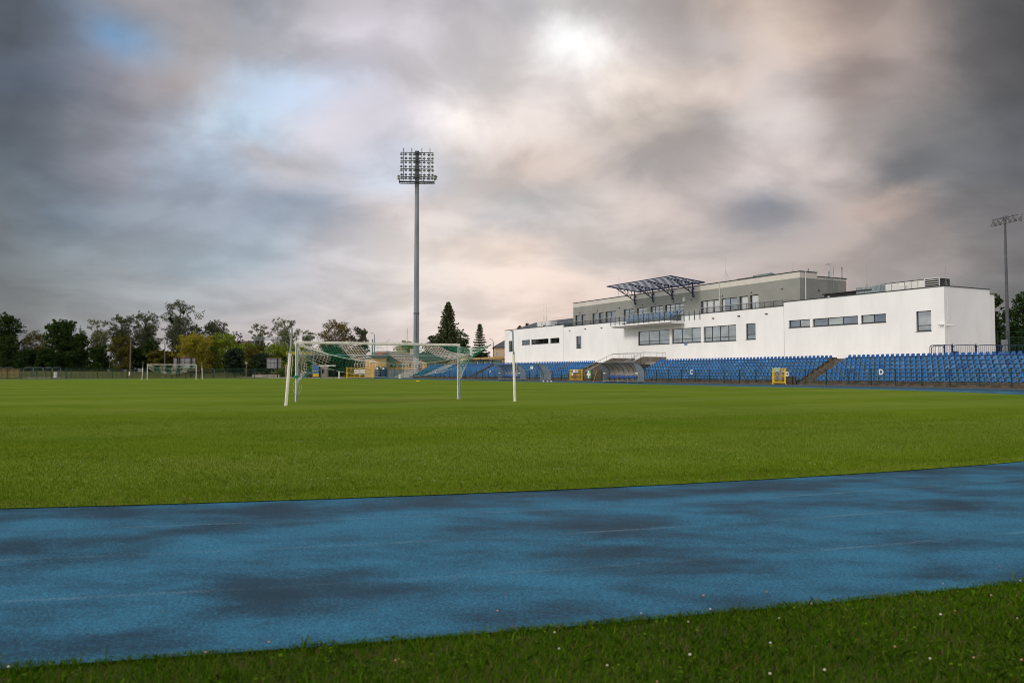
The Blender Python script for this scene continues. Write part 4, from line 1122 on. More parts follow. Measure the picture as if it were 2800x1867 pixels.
# ================================================================== DUGOUTS
def arc_profile(D, over, H, zb=0.16, n=12):
    """inside curve from the back bottom up and forward: list of (x, z); x grows away from the pitch"""
    zs = 0.48 * H
    pts = [(D, zb), (D, zs)]
    for i in range(1, n + 1):
        a = math.pi / 2 * i / n
        pts.append((D - (D + over) * (1 - math.cos(a)) ** 0.9, zs + (H - zs) * math.sin(a)))
    return pts
def dugout(label, s0, s1, seats, cat='dugout', D=0.95, over=0.75, H=2.42, w=56.5, kind='bench', acr='acrylic', group='covered team benches beside the pitch'):
    L = abs(s1 - s0)
    g = thing('dugout', label, cat, S(w, s0, 0.0), TH, group)       # local +y runs along the stand, away from the camera
    pr = arc_profile(D, over, H)
    mb = MB(); nr = max(2, round(L / 1.0)); rows_ = len(pr)
    for x, z in pr: mb.v += [(x, 0.02, z), (x, L - 0.02, z)]
    for i in range(rows_ - 1): mb.f.append((2*i, 2*i+1, 2*i+3, 2*i+2)); mb.mi.append(0)
    sh = obj('curved_roof', mb, acr, g, smooth=True); so = sh.modifiers.new('thick', 'SOLIDIFY'); so.thickness = 0.012
    for k in range(nr + 1):
        y = L * k / nr; m2 = MB()
        m2.tube([(x - 0.02, y, z - 0.02) for x, z in pr], 0.028, 6); obj('rib', m2, 'dark_metal' if kind == 'bench' else 'galv', g)
    mb = MB(); zm = 0.46 * H
    mb.box(D - 0.03, D + 0.03, 0.03, L - 0.03, zm, zm + 0.05); mb.box(pr[-1][0] - 0.03, pr[-1][0] + 0.04, 0, L, H - 0.03, H + 0.03)
    mb.box(-0.05, D + 0.05, -0.02, L + 0.02, 0.13, 0.19)
    for k in range(nr // 2 + 2): y = min(L - .05, k * 2.0 + 0.05); mb.box(-0.03, 0.03, y - .03, y + .03, 0, 0.13); mb.box(D - .03, D + 0.03, y - .03, y + .03, 0, 0.13)
    obj('base_frame', mb, 'galv', g)
    for y in (0.0, L):
        poly = [(0, 0.19), (D, 0.19)] + [(x, z) for x, z in pr[1:]] + [(0, zm)]
        m2 = MB(); m2.prism(poly, y - 0.006, y + 0.006); obj('end_panel', m2, 'acrylic_end', g)
        m2 = MB(); m2.box(-0.03, 0.03, y - .03, y + .03, 0.19, zm); m2.box(0.0, D, y - .02, y + .02, zm - 0.02, zm + 0.02)
        m2.tube([(0, y, zm), (pr[-1][0], y, H)], 0.022, 5); obj('end_frame', m2, 'galv', g)
    if kind == 'bench':
        for y0 in (0.02, L - 0.5): 
            m2 = MB(); m2.box(-0.045, -0.032, y0, y0 + 0.45, zm - 0.05, zm + 0.08); obj('name_plate', m2, 'white_paint', g)
        m2 = MB(); m2.box(0.50, 0.54, 0.2, L - 0.2, 0.53, 0.57)
        for k in range(nr):
            y = 0.45 + (L - 0.9) * k / (nr - 1); m2.beam((0.5, y, 0.54), (D - 0.05, y, 0.22), 0.04); m2.box(0.48, D, y - .02, y + .02, 0.5, 0.54)
        obj('bench_frame', m2, 'dark_metal', g)
        for k in range(seats):
            y = 0.42 + (L - 0.84) * k / (seats - 1)
            o = bpy.data.objects.new('seat', bench_seat); link(o); o.parent = g; o.location = (0.52, y, 0.60)
    if kind == 'bench':
        m2 = MB(); m2.box(0.02, D - 0.02, 0.05, L - 0.05, 0.02, 0.10); obj('under_floor', m2, 'black', g)
    return g
bench_seat = seat_data.copy(); bench_seat.materials.clear(); bench_seat.materials.append(M['seat_b'])
dugout('larger looking covered team bench in front of the ramp, brown tinted roof', 75.0, 82.1, 13)
dugout('grey tinted covered team bench in front of block B', 103.6, 110.6, 13, acr='acrylic_end')
b = dugout('narrow curved shelter with an open front between the two team benches', 97.9, 99.0, 0, 'shelter', D=1.05, over=0.95, H=2.35, w=57.3, kind='single', acr='acrylic', group=None)
b.name = 'shelter'
s_, _ = onw(1454, 57.3)
g = thing('notice_board', 'small white notice on thin posts beside the narrow curved shelter', 'sign', S(57.3, s_, 0), TH - math.pi/2)
mb = MB(); mb.box(-0.38, 0.38, -0.02, 0.02, 1.72, 2.14); obj('board', mb, 'white_paint', g)
for x in (-0.3, 0.3):
    mb = MB(); mb.box(x - .02, x + .02, 0.025, 0.06, 0, 2.1); obj('post', mb, 'galv', g)
mb = MB()
for k in range(3): mb.box(-0.22, 0.22, -0.026, -0.021, 1.82 + k * 0.09, 1.84 + k * 0.09)
obj('lettering', mb, 'sign_grey', g)
for i, px in enumerate((1486, 1497, 1507)):
    Z = 2722 / (1043.3 - HY); g = thing('marker_cone', ['left', 'middle', 'right'][i] + ' one of the three flat white marker cones by the shelter', 'marker cone', P(px, Z, 0.004), 0, 'flat marker cones on the track')
    mb = MB(); mb.lathe([(0.15, 0), (0.13, 0.03), (0.06, 0.10), (0.04, 0.10)], 14); obj('cone', mb, 'white_paint', g)
mb = MB(); pts = [(0.32 * math.cos(a) * (1 + .15 * math.sin(3 * a)), 0.16 * math.sin(a)) for a in np.linspace(0, 6.28, 13)[:-1]]
mb.add([(x, y, 0.005) for x, y in pts] + [(x * .6, y * .6, 0.09) for x, y in pts], [tuple(range(12, 24))] + [(i, (i + 1) % 12, 12 + (i + 1) % 12, 12 + i) for i in range(12)])
tag(obj('sand_bag', mb, 'yellow_paint', loc=P(1143, 110, 0.012)), 'flat yellow bag lying on the grass near the right goal post', 'bag')

# ================================================================== WHITE CLUB BUILDING
WB, WU = 74.0, 77.0        # lower front plane and set-back upper storey plane
bld = thing('club_building', 'long white club building with grey upper storey behind the stand', 'building', S(0, 0), TH)
def wall_x(name, w, s0, s1, topf, z0, holes, m, depth=0.24, parts=1):
    """wall facing the pitch at x = w; topf(s)->z piecewise constant given as list of (sa, sb, ztop); holes (sa,sb,za,zb)"""
    mb = MB()
    ss = sorted({s0, s1} | {h[0] for h in holes} | {h[1] for h in holes} | {t[0] for t in topf} | {t[1] for t in topf})
    ss = [x for x in ss if s0 - 1e-6 <= x <= s1 + 1e-6]
    for a, b in zip(ss[:-1], ss[1:]):
        if b - a < 1e-5: continue
        mid = (a + b) / 2
        zt = next(t[2] for t in topf if t[0] <= mid <= t[1])
        hs = [h for h in holes if h[0] <= mid <= h[1]]
        zc = sorted({z0, zt} | {h[2] for h in hs} | {h[3] for h in hs})
        for c, d in zip(zc[:-1], zc[1:]):
            zm_ = (c + d) / 2
            if any(h[2] < zm_ < h[3] for h in hs): continue
            mb.quad((w, b, c), (w, a, c), (w, a, d), (w, b, d))
    for (a, b, c, d) in holes:     # reveals
        mb.quad((w, a, c), (w, b, c), (w + depth, b, c), (w + depth, a, c)); mb.quad((w, b, d), (w, a, d), (w + depth, a, d), (w + depth, b, d))
        mb.quad((w, a, d), (w, a, c), (w + depth, a, c), (w + depth, a, d)); mb.quad((w, b, c), (w, b, d), (w + depth, b, d), (w + depth, b, c))
    for t in topf:
        mb.quad((w, t[1], t[2]), (w, t[0], t[2]), (w + 0.35, t[0], t[2]), (w + 0.35, t[1], t[2]))
    return mb
def window(w, hole, cols, transom=None, tilt=(), m='glass', sill=True, fr=0.07, parent=None, axis='x', curtain=None):
    sa, sb, za, zb = hole; x = w + 0.17
    wn = MB()
    wn.box(x, x + 0.07, sa + .002, sa + fr, za + .002, zb - .002); wn.box(x, x + 0.07, sb - fr, sb - .002, za + .002, zb - .002)
    wn.box(x, x + 0.07, sa + fr, sb - fr, za + .002, za + fr * 1.2); wn.box(x, x + 0.07, sa + fr, sb - fr, zb - fr, zb - .002)
    for k in range(1, cols): y = sa + (sb - sa) * k / cols; wn.box(x - 0.002, x + 0.07, y - fr * .6, y + fr * .6, za + fr, zb - fr)
    if transom: z = za + (zb - za) * transom; wn.box(x - 0.004, x + 0.066, sa + fr, sb - fr, z - fr * .5, z + fr * .5)
    # tilted sashes stand in from the frame at the top
    for k in tilt:
        y0 = sa + (sb - sa) * k / cols + fr; y1 = sa + (sb - sa) * (k + 1) / cols - fr
        z1 = zb - fr; z0 = za + ((zb - za) * transom + fr * .5 if transom else fr)
    o = obj('window', wn, 'dark_metal', parent or bld)
    mb = MB(); mb.box(x + 0.03, x + 0.04, sa + fr * .5, sb - fr * .5, za + fr * .5, zb - fr * .5); obj('pane', mb, m, o)
    if sill:
        mb = MB(); mb.box(w - 0.06, w + 0.16, sa - 0.04, sb + 0.04, za - 0.05, za - 0.003); obj('sill', mb, 'dark_metal', o)
    for k in tilt:
        y0 = sa + (sb - sa) * k / cols + fr; y1 = sa + (sb - sa) * (k + 1) / cols - fr
        z1 = zb - fr * .8; z0 = za + ((zb - za) * transom + fr * .6 if transom else fr); mb = MB()
        mb.add([(x + .008, y0, z0), (x + .008, y1, z0), (x + 0.028, y1, z1), (x + 0.028, y0, z1)], [(0, 3, 2, 1)]); obj('tilted_sash', mb, 'glass_mid', o)
    if curtain:
        for (c0, c1) in curtain:
            mb = MB(); mb.box(x + 0.020, x + 0.027, sa + (sb - sa) * c0, sa + (sb - sa) * c1, za + .08, zb - .08); obj('curtain', mb, 'curtain', o)
    return o
def H_(w, x0, x1, yt0, yt1, yb0, yb1):
    """opening from its photo extent on the plane w: columns x0..x1, top and bottom rows at both ends"""
    (sA, zA), (sB, zB) = wl(x0, yt0, w), wl(x1, yt1, w); (_, zC), (_, zD) = wl(x0, yb0, w), wl(x1, yb1, w)
    return (sB, sA, (zC + zD) / 2, (zA + zB) / 2)
c5 = lambda x, y: (1340 + x * .17007, 820 + y * .17007)
c6 = lambda x, y: (1540 + x * .19558, 700 + y * .19558)
c7 = lambda x, y: (1960 + x * .18707, 700 + y * .18707)
c8 = lambda x, y: (2340 + x * .19558, 740 + y * .19558)
def HC(c, w, x0, x1, t0, t1, b0, b1):
    a = c(x0, t0); b = c(x1, t1); d = c(x0, b0); e = c(x1, b1)
    return H_(w, a[0], b[0], a[1], b[1], d[1], e[1])
s_left = onw(1380, WB)[0]; s_right = onw(2585, WB)[0]; s_step1 = onw(1541, WB)[0]; s_step2 = onw(2145, WB)[0]
ZT_L, ZT_M, ZT_R = 9.62, 9.22, 9.68
low = [dict(h=HC(c5, WB, 300, 366, 660, 655, 828, 822), cols=1, transom=.3),
       dict(h=HC(c5, WB, 512, 640, 648, 640, 722, 716), cols=2, tilt=(0, 1)),
       dict(h=HC(c5, WB, 662, 940, 637, 620, 712, 697), cols=3, m='glass_dark'),
       dict(h=HC(c5, WB, 965, 1115, 616, 606, 694, 684), cols=2, m='glass_dark'),
       dict(h=HC(c5, WB, 1385, 1468, 584, 578, 775, 771), cols=1, transom=.3, tilt=(0,)),
       dict(h=HC(c6, WB, 1048, 1488, 1058, 1027, 1247, 1222), cols=3, transom=.26),
       dict(h=HC(c6, WB, 1520, 1932, 1020, 993, 1222, 1200), cols=3, transom=.26),
       dict(h=H_(WB, 1924.5, 2013.7, 893.6, 887.0, 934.9, 930.5), cols=4, transom=.26),
       dict(h=HC(c7, WB, 430, 572, 988, 980, 1220, 1212), cols=1, transom=.3, tilt=(0,)),
       dict(h=HC(c7, WB, 1060, 1370, 942, 920, 1048, 1030), cols=2, tilt=(1,)),
       dict(h=HC(c7, WB, 1408, 2072, 917, 870, 1027, 988), cols=3, tilt=(0, 2)),
       dict(h=HC(c8, WB, 82, 432, 622, 598, 736, 716), cols=2, tilt=(0,)),
       dict(h=HC(c8, WB, 855, 1065, 569, 553, 848, 838), cols=1, transom=.28)]
topf = [(s_right, s_step2, ZT_R), (s_step2, s_step1, ZT_M), (s_step1, s_left, ZT_L)]
obj('front_wall', wall_x('front_wall', WB, s_right, s_left, topf, 0.0, [d['h'] for d in low], None), 'white_wall', bld)
for d in low: window(WB, d['h'], d['cols'], d.get('transom'), d.get('tilt', ()), d.get('m', 'glass'))
# other walls and roofs of the lower storey
mb = MB(); mb.quad((WB, s_right, 0), (WB + 7.45, s_right, 0), (WB + 7.45, s_right, ZT_R), (WB, s_right, ZT_R)); mb.quad((WB + 7.45, s_right, 0), (WB + 7.45, s_right + 1.1, 0), (WB + 7.45, s_right + 1.1, ZT_R), (WB + 7.45, s_right, ZT_R))
obj('end_wall', mb, 'white_wall', bld)
sr2 = s_right + 0.8; wr0 = WB + 7.452
hx = [(WB + 7.75, WB + 8.15, zh(908, 84), zh(856, 84))]
mb = MB(); a_, b_2, c_, d_ = hx[0]
for (p0, p1, q0_, q1_) in [(wr0, a_, 0, ZT_R - .35), (b_2, WB + 9.6, 0, ZT_R - .35), (a_, b_2, 0, c_), (a_, b_2, d_, ZT_R - .35)]: mb.quad((p0, sr2, q0_), (p1, sr2, q0_), (p1, sr2, q1_), (p0, sr2, q1_))
mb.box(WB + 9.55, WB + 9.6, sr2 + .01, sr2 + 8, 0, ZT_R - .35)
obj('recessed_wall', mb, 'white_wall', bld)
mb = MB(); mb.box(a_, b_2, sr2 + .15, sr2 + .2, c_, d_); mb.box(a_ - .03, b_2 + .06, sr2 - .05, sr2 + .14, c_ - .06, c_ - .003); ow = obj('window', mb, 'dark_metal', bld)
mb = MB(); mb.box(a_ + .1, b_2 - 0.05, sr2 + .12, sr2 + .145, c_ + .05, d_ - .05); obj('pane', mb, 'curtain', ow)
mb = MB(); mb.box(WB + 0.36, WB + 9.45, s_right + 1.2, s_left - 0.3, ZT_M - 0.62, ZT_M - 0.6); mb.box(WB + .36, WB + 9.5, s_left - .3, s_left - .01, 0, ZT_L - .02); mb.box(WB + 9.3, WB + 9.45, s_right + 9, s_left - .3, 0, ZT_M - .62); mb.box(WB + 9.451, WB + 12, s_right + 9.5, s_left - .3, 0.0, ZT_M - .6)
obj('flat_roof', mb, 'felt', bld)
mb = MB()
for (a, b, z) in [(s_right - .06, s_step2 + .02, ZT_R), (s_step1 - .02, s_left + .06, ZT_L)]: mb.box(WB - 0.06, WB + 0.42, a, b, z + .002, z + 0.09)
mb.box(WB - .05, WB + .42, s_step2 + .021, s_step1 - .021, ZT_M + .002, ZT_M + .05)
mb.box(WB + 0.421, WB + 7.5, s_right - .06, s_right + 0.3, ZT_R + .002, ZT_R + 0.09); mb.box(wr0, WB + 9.65, sr2 - .05, sr2 + .3, ZT_R - .348, ZT_R - .26)
obj('parapet_flashing', mb, 'dark_metal', bld)
mb = MB(); mb.box(WB - .004, WB + .02, s_step2 - .02, s_step2 + .02, 3, ZT_M); mb.box(WB - .004, WB + .02, s_step1 - .015, s_step1 + .015, 3, ZT_M)
obj('expansion_joint', mb, 'sign_grey', bld)
mb = MB(); mb.tube([(WB + 0.45, s_right - 0.05, 0.2), (WB + .45, s_right - 0.05, zh(815, 79.5))], 0.045, 8); obj('downpipe', mb, 'white_paint', bld)
# upper storey
u_l = onw(1568, WU)[0]; u_r = onw(2190, WU)[0]; ZU = 13.62; ZG = zh(841, onw(1567, WU)[1])
up_ = [HC(c6, WU, 172, 235, 828, 823, 990, 985), HC(c6, WU, 256, 320, 820, 815, 985, 980), HC(c6, WU, 412, 480, 799, 794, 968, 960), HC(c6, WU, 500, 570, 792, 786, 960, 955),
       HC(c6, WU, 594, 740, 778, 765, 950, 938), HC(c6, WU, 850, 988, 747, 736, 925, 915), HC(c6, WU, 1033, 1180, 727, 713, 905, 890), HC(c6, WU, 1226, 1400, 708, 690, 890, 875),
       HC(c6, WU, 1428, 1690, 683, 657, 870, 850), HC(c6, WU, 1930, 2192, 628, 602, 820, 800), HC(c7, WU, 78, 310, 622, 597, 840, 820), HC(c7, WU, 340, 462, 590, 577, 800, 790), HC(c7, WU, 493, 620, 569, 557, 785, 775)]
up_ = [(a, b, max(ZT_M - 0.55, 8.68), d) for a, b, c, d in up_]
ucols = [1, 1, 1, 1, 2, 2, 2, 3, 4, 3, 2, 1, 1]
cur = {9: [(0.02, 0.3), (0.4, .68), (.75, .86)], 10: [(0.86, .97)], 11: [(0.1, .75)], 12: [(0.08, .8)]}
mb = wall_x('upper_wall', WU, u_r, u_l, [(u_r, u_l, ZG)], ZT_M - 0.6, up_, None)
mb.quad((WU, u_r, ZT_M - .6), (WU + 8.3, u_r, ZT_M - .6), (WU + 8.3, u_r, ZG), (WU, u_r, ZG)); mb.quad((WU, u_l, ZG), (WU + 8.3, u_l, ZG), (WU + 8.3, u_l, ZT_M - .6), (WU, u_l, ZT_M - .6))
obj('upper_wall', mb, 'grey_wall', bld)
for k, h in enumerate(up_): window(WU, h, ucols[k], None, (), 'glass', curtain=cur.get(k))
mb = MB(); mb.box(WU - 0.003, WU + 8.3, u_r - .003, u_l + .003, ZG + .002, ZU - 0.5)
mb.box(WU - 0.003, WU + 3.0, u_r - .003, u_l + .003, ZU - .498, ZU); obj('cream_band', mb, 'cream_wall', bld)
mb = MB(); mb.box(WU - 0.08, WU + 3.05, u_r - .1, u_l + .1, ZU + .002, ZU + .09); mb.box(WU + 3.051, WU + 8.4, u_r - .1, u_l + .1, ZU - .498, ZU - .40); obj('roof_flashing', mb, 'dark_metal', bld)
mb = MB(); mb.tube([(WU + .9, u_r - .09, ZT_M - .5), (WU + .9, u_r - .09, ZU)], 0.06, 8); obj('downpipe', mb, 'white_paint', bld)
sp_, _ = onw(1970, WU); mb = MB(); mb.tube([(WU - .07, sp_, ZT_M - .5), (WU - .07, sp_, ZU)], 0.055, 8); obj('downpipe', mb, 'white_paint', bld)
# wall lights and vents
for c, lst, w in [(c6, [(238, 787), (482, 757), (790, 719), (1113, 680), (1302, 658), (1547, 630), (1800, 598), (2234, 548)], WU), (c7, [(92, 574), (515, 523), (968, 470)], WU)]:
    for q_ in lst:
        s_, z_ = wl(*c(*q_), w); mb = MB(); mb.lathe([(0.03, 0), (0.10, 0.03), (0.12, 0.10), (0.10, 0.17), (0.02, 0.19)], 10, (w - 0.13, s_, z_ - 0.1)); obj('wall_light', mb, 'galv', bld)
for c, lst in [(c5, [(1285, 493), (1537, 465), (1798, 447)]), (c7, [(333, 876), (736, 842)]), (c6, [(2105, 870)])]:
    for q_ in lst:
        s_, z_ = wl(*c(*q_), WB); mb = MB(); mb.box(WB - .14, WB - .002, s_ - .18, s_ + .18, z_ - .05, z_ + .06); obj('wall_light', mb, 'dark_metal', bld)
s_, z_ = wl(*c6(1704, 606), WU); mb = MB(); mb.box(WU - .2, WU - .003, s_ - .2, s_ + .2, z_ - .25, z_ + .32); mb.lathe([(0.03, 0), (.09, .05), (.09, .12)], 8, (WU - .1, s_, z_ - .42)); obj('siren_box', mb, 'white_paint', bld)
mb = MB()
for k, (px, py) in enumerate([(2575.5, 888), (2582, 887.5), (2590, 888.5), (2594.5, 888.5)]):
    s_, z_ = wl(px, py, WB)
    if k < 2: mb.tube([(WB - .35, s_ + .1, z_), (WB - .08, s_, z_)], 0.07, 8); mb.box(WB - .08, WB, s_ - .05, s_ + .05, z_ - .02, z_ + .05)
    else: mb.tube([(WB + .25 + .5 * (k - 2), s_right - .4, z_), (WB + .2 + .5 * (k - 2), s_right - .1, z_)], 0.07, 8); mb.box(WB + .15 + .5 * (k - 2), WB + .25 + .5 * (k - 2), s_right - .1, s_right, z_ - .02, z_ + .05)
obj('security_camera', mb, 'white_paint', bld)
s_, z_ = wl(*c6(1717, 1224), WB); mb = MB(); mb.box(WB - .03, WB - .003, s_ - .3, s_ + .3, z_ - .2, z_ + .2); sg = obj('wall_plate', mb, 'sign_blue', bld)
mb = MB(); mb.box(WB - .036, WB - .0305, s_ - .2, s_ + .2, z_ - .02, z_ + .06); obj('small_print', mb, 'white_paint', sg)
# railings on the parapet
def railing(s0, s1, z0, z1, w, bar, name='railing'):
    mb = MB(); mb.box(w - .02, w + .02, s0, s1, z0 + .04, z0 + .08); mb.box(w - .02, w + .02, s0, s1, z1 - .12, z1 - .08)
    n = int((s1 - s0) / bar)
    for k in range(n + 1): y = s0 + (s1 - s0) * k / n; t = .025 if k % 10 == 0 else .011; mb.box(w - t, w + t, y - t, y + t, z0, z1 - .08)
    r_ = obj(name, mb, 'dark_metal', bld)
    mb = MB(); mb.tube([(w, s0, z1), (w, s1, z1)], 0.035, 8); obj('handrail', mb, 'steel', r_)
s_b0 = onw(1915.5, WB)[0]
s_f0, s_f1 = 87.5, 101.8
railing(s_f1 + .05, s_step1 + 3.3, ZT_M + .052, ZT_M + .78, WB + .18, 0.16)
railing(s_step2 + .3, s_b0, ZT_M + .052, ZT_M + .85, WB + .18, 0.15)
mb = MB(); mb.tube([(WB + .18, s_step2 + .3, ZT_M + .85), (WB + 2.9, s_step2 + .3, ZT_M + .85)], 0.03, 6); mb.tube([(WB + 1.5, s_step2 + .3, ZT_M - .5), (WB + 1.5, s_step2 + .3, ZT_M + .85)], 0.02, 6); obj('return_rail', mb, 'steel', bld)
# balcony
BD = 2.5; ZB0, ZB1 = 8.08, 8.50
mb = MB(); mb.prism([(WB - BD, ZB1), (WB - BD, ZB1 - .25), (WB - BD + .5, ZB0), (WB, ZB0), (WB, ZB1)], s_f0, s_f1); obj('balcony_slab', mb, 'white_wall', bld)
bal = MB(); gls = MB(); wbx = WB - BD - .03
n = 12; hr0, hr1 = ZB1 - .12, ZB1 + 1.28
for k in range(n + 1):
    y = s_f0 + (s_f1 - s_f0) * k / n; bal.box(wbx - .03, wbx + .03, y - .03, y + .03, hr0, hr1)
    if k < n: y2 = s_f0 + (s_f1 - s_f0) * (k + 1) / n; gls.box(wbx - .006, wbx + .006, y + .06, y2 - .06, ZB1 + .05, hr1 - .1)
for k in range(1, 3): x = wbx + BD * k / 2; bal.box(x - .03, x + .03, s_f0 - .06, s_f0, hr0, hr1)
for k in range(2): x = wbx + BD * k / 2; gls.box(x + .06, x + BD / 2 - .06, s_f0 - .04, s_f0 - .028, ZB1 + .05, hr1 - .1)
nb_ = 3
for k in range(nb_ + 1):
    y = s_f0 - (s_f0 - s_b0) * k / nb_; bal.box(WB - .09, WB - .03, y - .03, y + .03, hr0 + .1, hr1)
    if k < nb_: y2 = s_f0 - (s_f0 - s_b0) * (k + 1) / nb_; gls.box(WB - .066, WB - .054, y2 + .06, y - .06, ZT_M - .1, hr1 - .1)
b_ = obj('balcony_railing', bal, 'dark_metal', bld)
mb = MB(); mb.tube([(wbx, s_f1, hr1), (wbx, s_f0, hr1), (WB - .06, s_f0, hr1), (WB - .06, s_b0, hr1)], 0.035, 8); obj('handrail', mb, 'steel', b_)
obj('glass_panel', gls, 'balcony_glass', b_)
# tiered seats on the balcony
tier = thing('seating_tier', 'black stepped platform with rails on the balcony, carrying blue seats', 'platform', S(WB - BD + .35, s_f0, ZB1 + .004), TH)
LT = s_f1 - s_f0
mb = MB()
for k in range(3): mb.box(0.15 + k * .8, 0.15 + (k + 1) * .8 - .002, 0.6, LT - 2.2, 0.12 + .36 * k - .0, 0.2 + .36 * k); mb.box(0.17 + k * .8, 0.2 + k * .8, 0.65, LT - 2.25, 0.0, 0.12 + .36 * k)
for k in range(3): mb.box(0.2 + k * .8, 0.85 + k * .8, 0.62, 0.66, 0.0, 0.12 + .36 * k)
obj('platform', mb, 'black', tier)
mb = MB()
for y in (0.6, LT - 2.2):
    mb.tube([(0.4, y, 0.9), (2.6, y, 2.05), (2.6, y, 0.3)], 0.03, 5); mb.tube([(0.4, y, 0.2), (.4, y, 0.9)], 0.03, 5); mb.tube([(0.4, y, 0.5), (2.6, y, 1.6)], 0.02, 5)
    mb.tube([(1.5, y, 0.4), (1.5, y, 1.5)], 0.025, 5)
mb.tube([(2.6, 0.6, 2.05), (2.6, LT - 2.2, 2.05)], 0.028, 5); mb.tube([(2.6, 0.6, 1.55), (2.6, LT - 2.2, 1.55)], 0.02, 5)
for k in range(1, 6): y = .6 + (LT - 2.8) * k / 6; mb.tube([(2.6, y, 0.9), (2.6, y, 2.05)], 0.02, 5)
obj('guard_rail', mb, 'dark_metal', tier)
nS = 15
for r in range(3):
    for k in range(nS):
        y = 0.95 + (LT - 3.5) * (k + (0.3 if r == 1 else 0)) / (nS - 1)
        p = S(WB - BD + .35 + 0.5 + .8 * r, s_f0 + y, ZB1 + .004 + 0.2 + .36 * r + 0.24)
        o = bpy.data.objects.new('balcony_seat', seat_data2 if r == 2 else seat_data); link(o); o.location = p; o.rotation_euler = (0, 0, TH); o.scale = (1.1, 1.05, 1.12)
        tag(o, 'blue seat on the balcony, %s from the right in the %s row' % (ordn(k + 1), ['front', 'middle', 'back'][r]), 'seat', 'blue seats on the balcony')
# canopy
can = MB(); CW0, CW1, CZ0, CZ1, CS0, CS1 = 71.7, 77.9, 14.74, 14.18, 87.6, 103.1
def cz(w): return CZ0 + (CZ1 - CZ0) * (w - CW0) / (CW1 - CW0)
n = 10
for k in range(n + 1):
    w = CW0 + (CW1 - CW0) * k / n; t = .12 if k in (0, n) else .11
    can.box(w - t / 2, w + t / 2, CS0, CS1, cz(w) - .13, cz(w) - .03 + (0.05 if k in (0, n) else 0))
for y in (CS0, CS1): can.add([(CW0, y - .05, CZ0 - .12), (CW1, y - .05, CZ1 - .12), (CW1, y + .05, CZ1 - .12), (CW0, y + .05, CZ0 - .12), (CW0, y - .05, CZ0 + .03), (CW1, y - .05, CZ1 + .03), (CW1, y + .05, CZ1 + .03), (CW0, y + .05, CZ0 + .03)],
                             [(0,3,2,1),(4,5,6,7),(0,1,5,4),(1,2,6,5),(2,3,7,6),(3,0,4,7)])
cn = obj('canopy', can, 'navy_metal', bld)
mb = MB(); mb.add([(CW0 + .05, CS0 + .05, CZ0 - .005), (CW1 - .05, CS0 + .05, CZ1 - .005), (CW1 - .05, CS1 - .05, CZ1 - .005), (CW0 + .05, CS1 - .05, CZ0 - .005)], [(0, 1, 2, 3)]); obj('roof_sheet', mb, 'canopy_glass', cn)
for y in (88.9, 93.5, 98.1, 102.7):
    mb = MB(); xw = WU - .22; zb_ = 12.15
    mb.beam((xw, y, zb_), (xw, y, cz(xw) - .12), 0.13)
    mb.beam((CW0 + .3, y, cz(CW0 + .3) - .15), (CW1 + .2, y, cz(CW1 + .2) - .17), 0.11)
    lo0 = Vector((xw, y, zb_ + .45)); lo1 = Vector((CW0 + 1.6, y, cz(CW0 + 1.6) - .22)); mb.beam(lo0, lo1, 0.11)
    for k in range(1, 5):
        q = lo0.lerp(lo1, k / 5); tz_ = cz(q.x) - .15; mb.beam(q, (q.x, y, tz_), 0.06); q2 = lo0.lerp(lo1, (k - 1) / 5)
        mb.beam((q.x, y, tz_), q2, 0.05)
    for z in (zb_ + .02, zb_ + 1.15): mb.box(xw, WU - .002, y - .12, y + .12, z - .09, z + .09)
    obj('canopy_bracket', mb, 'navy_metal', bld)
# ladder on the side of the upper storey
lx = WU + 5.35; ly = u_r - .35
mb = MB()
for d in (-.25, .25): mb.tube([(lx + d, ly, ZT_M - .3), (lx + d, ly, ZU + 1.0), (lx + d, ly + .25, ZU + 1.25), (lx + d, ly + .8, ZU + 1.2)], .03, 6)
for k in range(17): z = ZT_M + k * .3; mb.tube([(lx - .25, ly, z), (lx + .25, ly, z)], .015, 5)
for z in (ZT_M + 1, ZT_M + 3, ZU - .8): mb.tube([(lx - .25, ly, z), (lx - .25, u_r, z)], .02, 5); mb.tube([(lx + .25, ly, z), (lx + .25, u_r, z)], .02, 5)
mb.tube([(lx + .4, ly, ZU - .9), (lx + 1.25, ly, ZU - .9), (lx + 1.25, ly, ZU - 3.1), (lx + .4, ly, ZU - 3.1)], .02, 5)
for k in range(3): mb.tube([(lx + .6 + .2 * k, ly, ZU - .9), (lx + .6 + .2 * k, ly, ZU - 3.1)], .012, 4)
obj('roof_ladder', mb, 'duct', bld)
mb = MB(); mb.lathe([(0.12, 0), (.12, .03)], 12, (0, 0, 0)); o = obj('round_vent', mb, 'black', bld); o.location = (WU + 3.3, u_r - .01, ZU - 2.2); o.rotation_euler = (math.pi / 2, 0, 0)
for dx_, hh in [(1.9, .95), (5.6, .8), (8.0, 1.5)]:
    mb = MB(); mb.tube([(WU + dx_ + .5, u_r + .8, ZU - .5), (WU + dx_ + .5, u_r + .8, ZU + hh - .35)], .09, 8); obj('vent_pipe', mb, 'galv', bld)
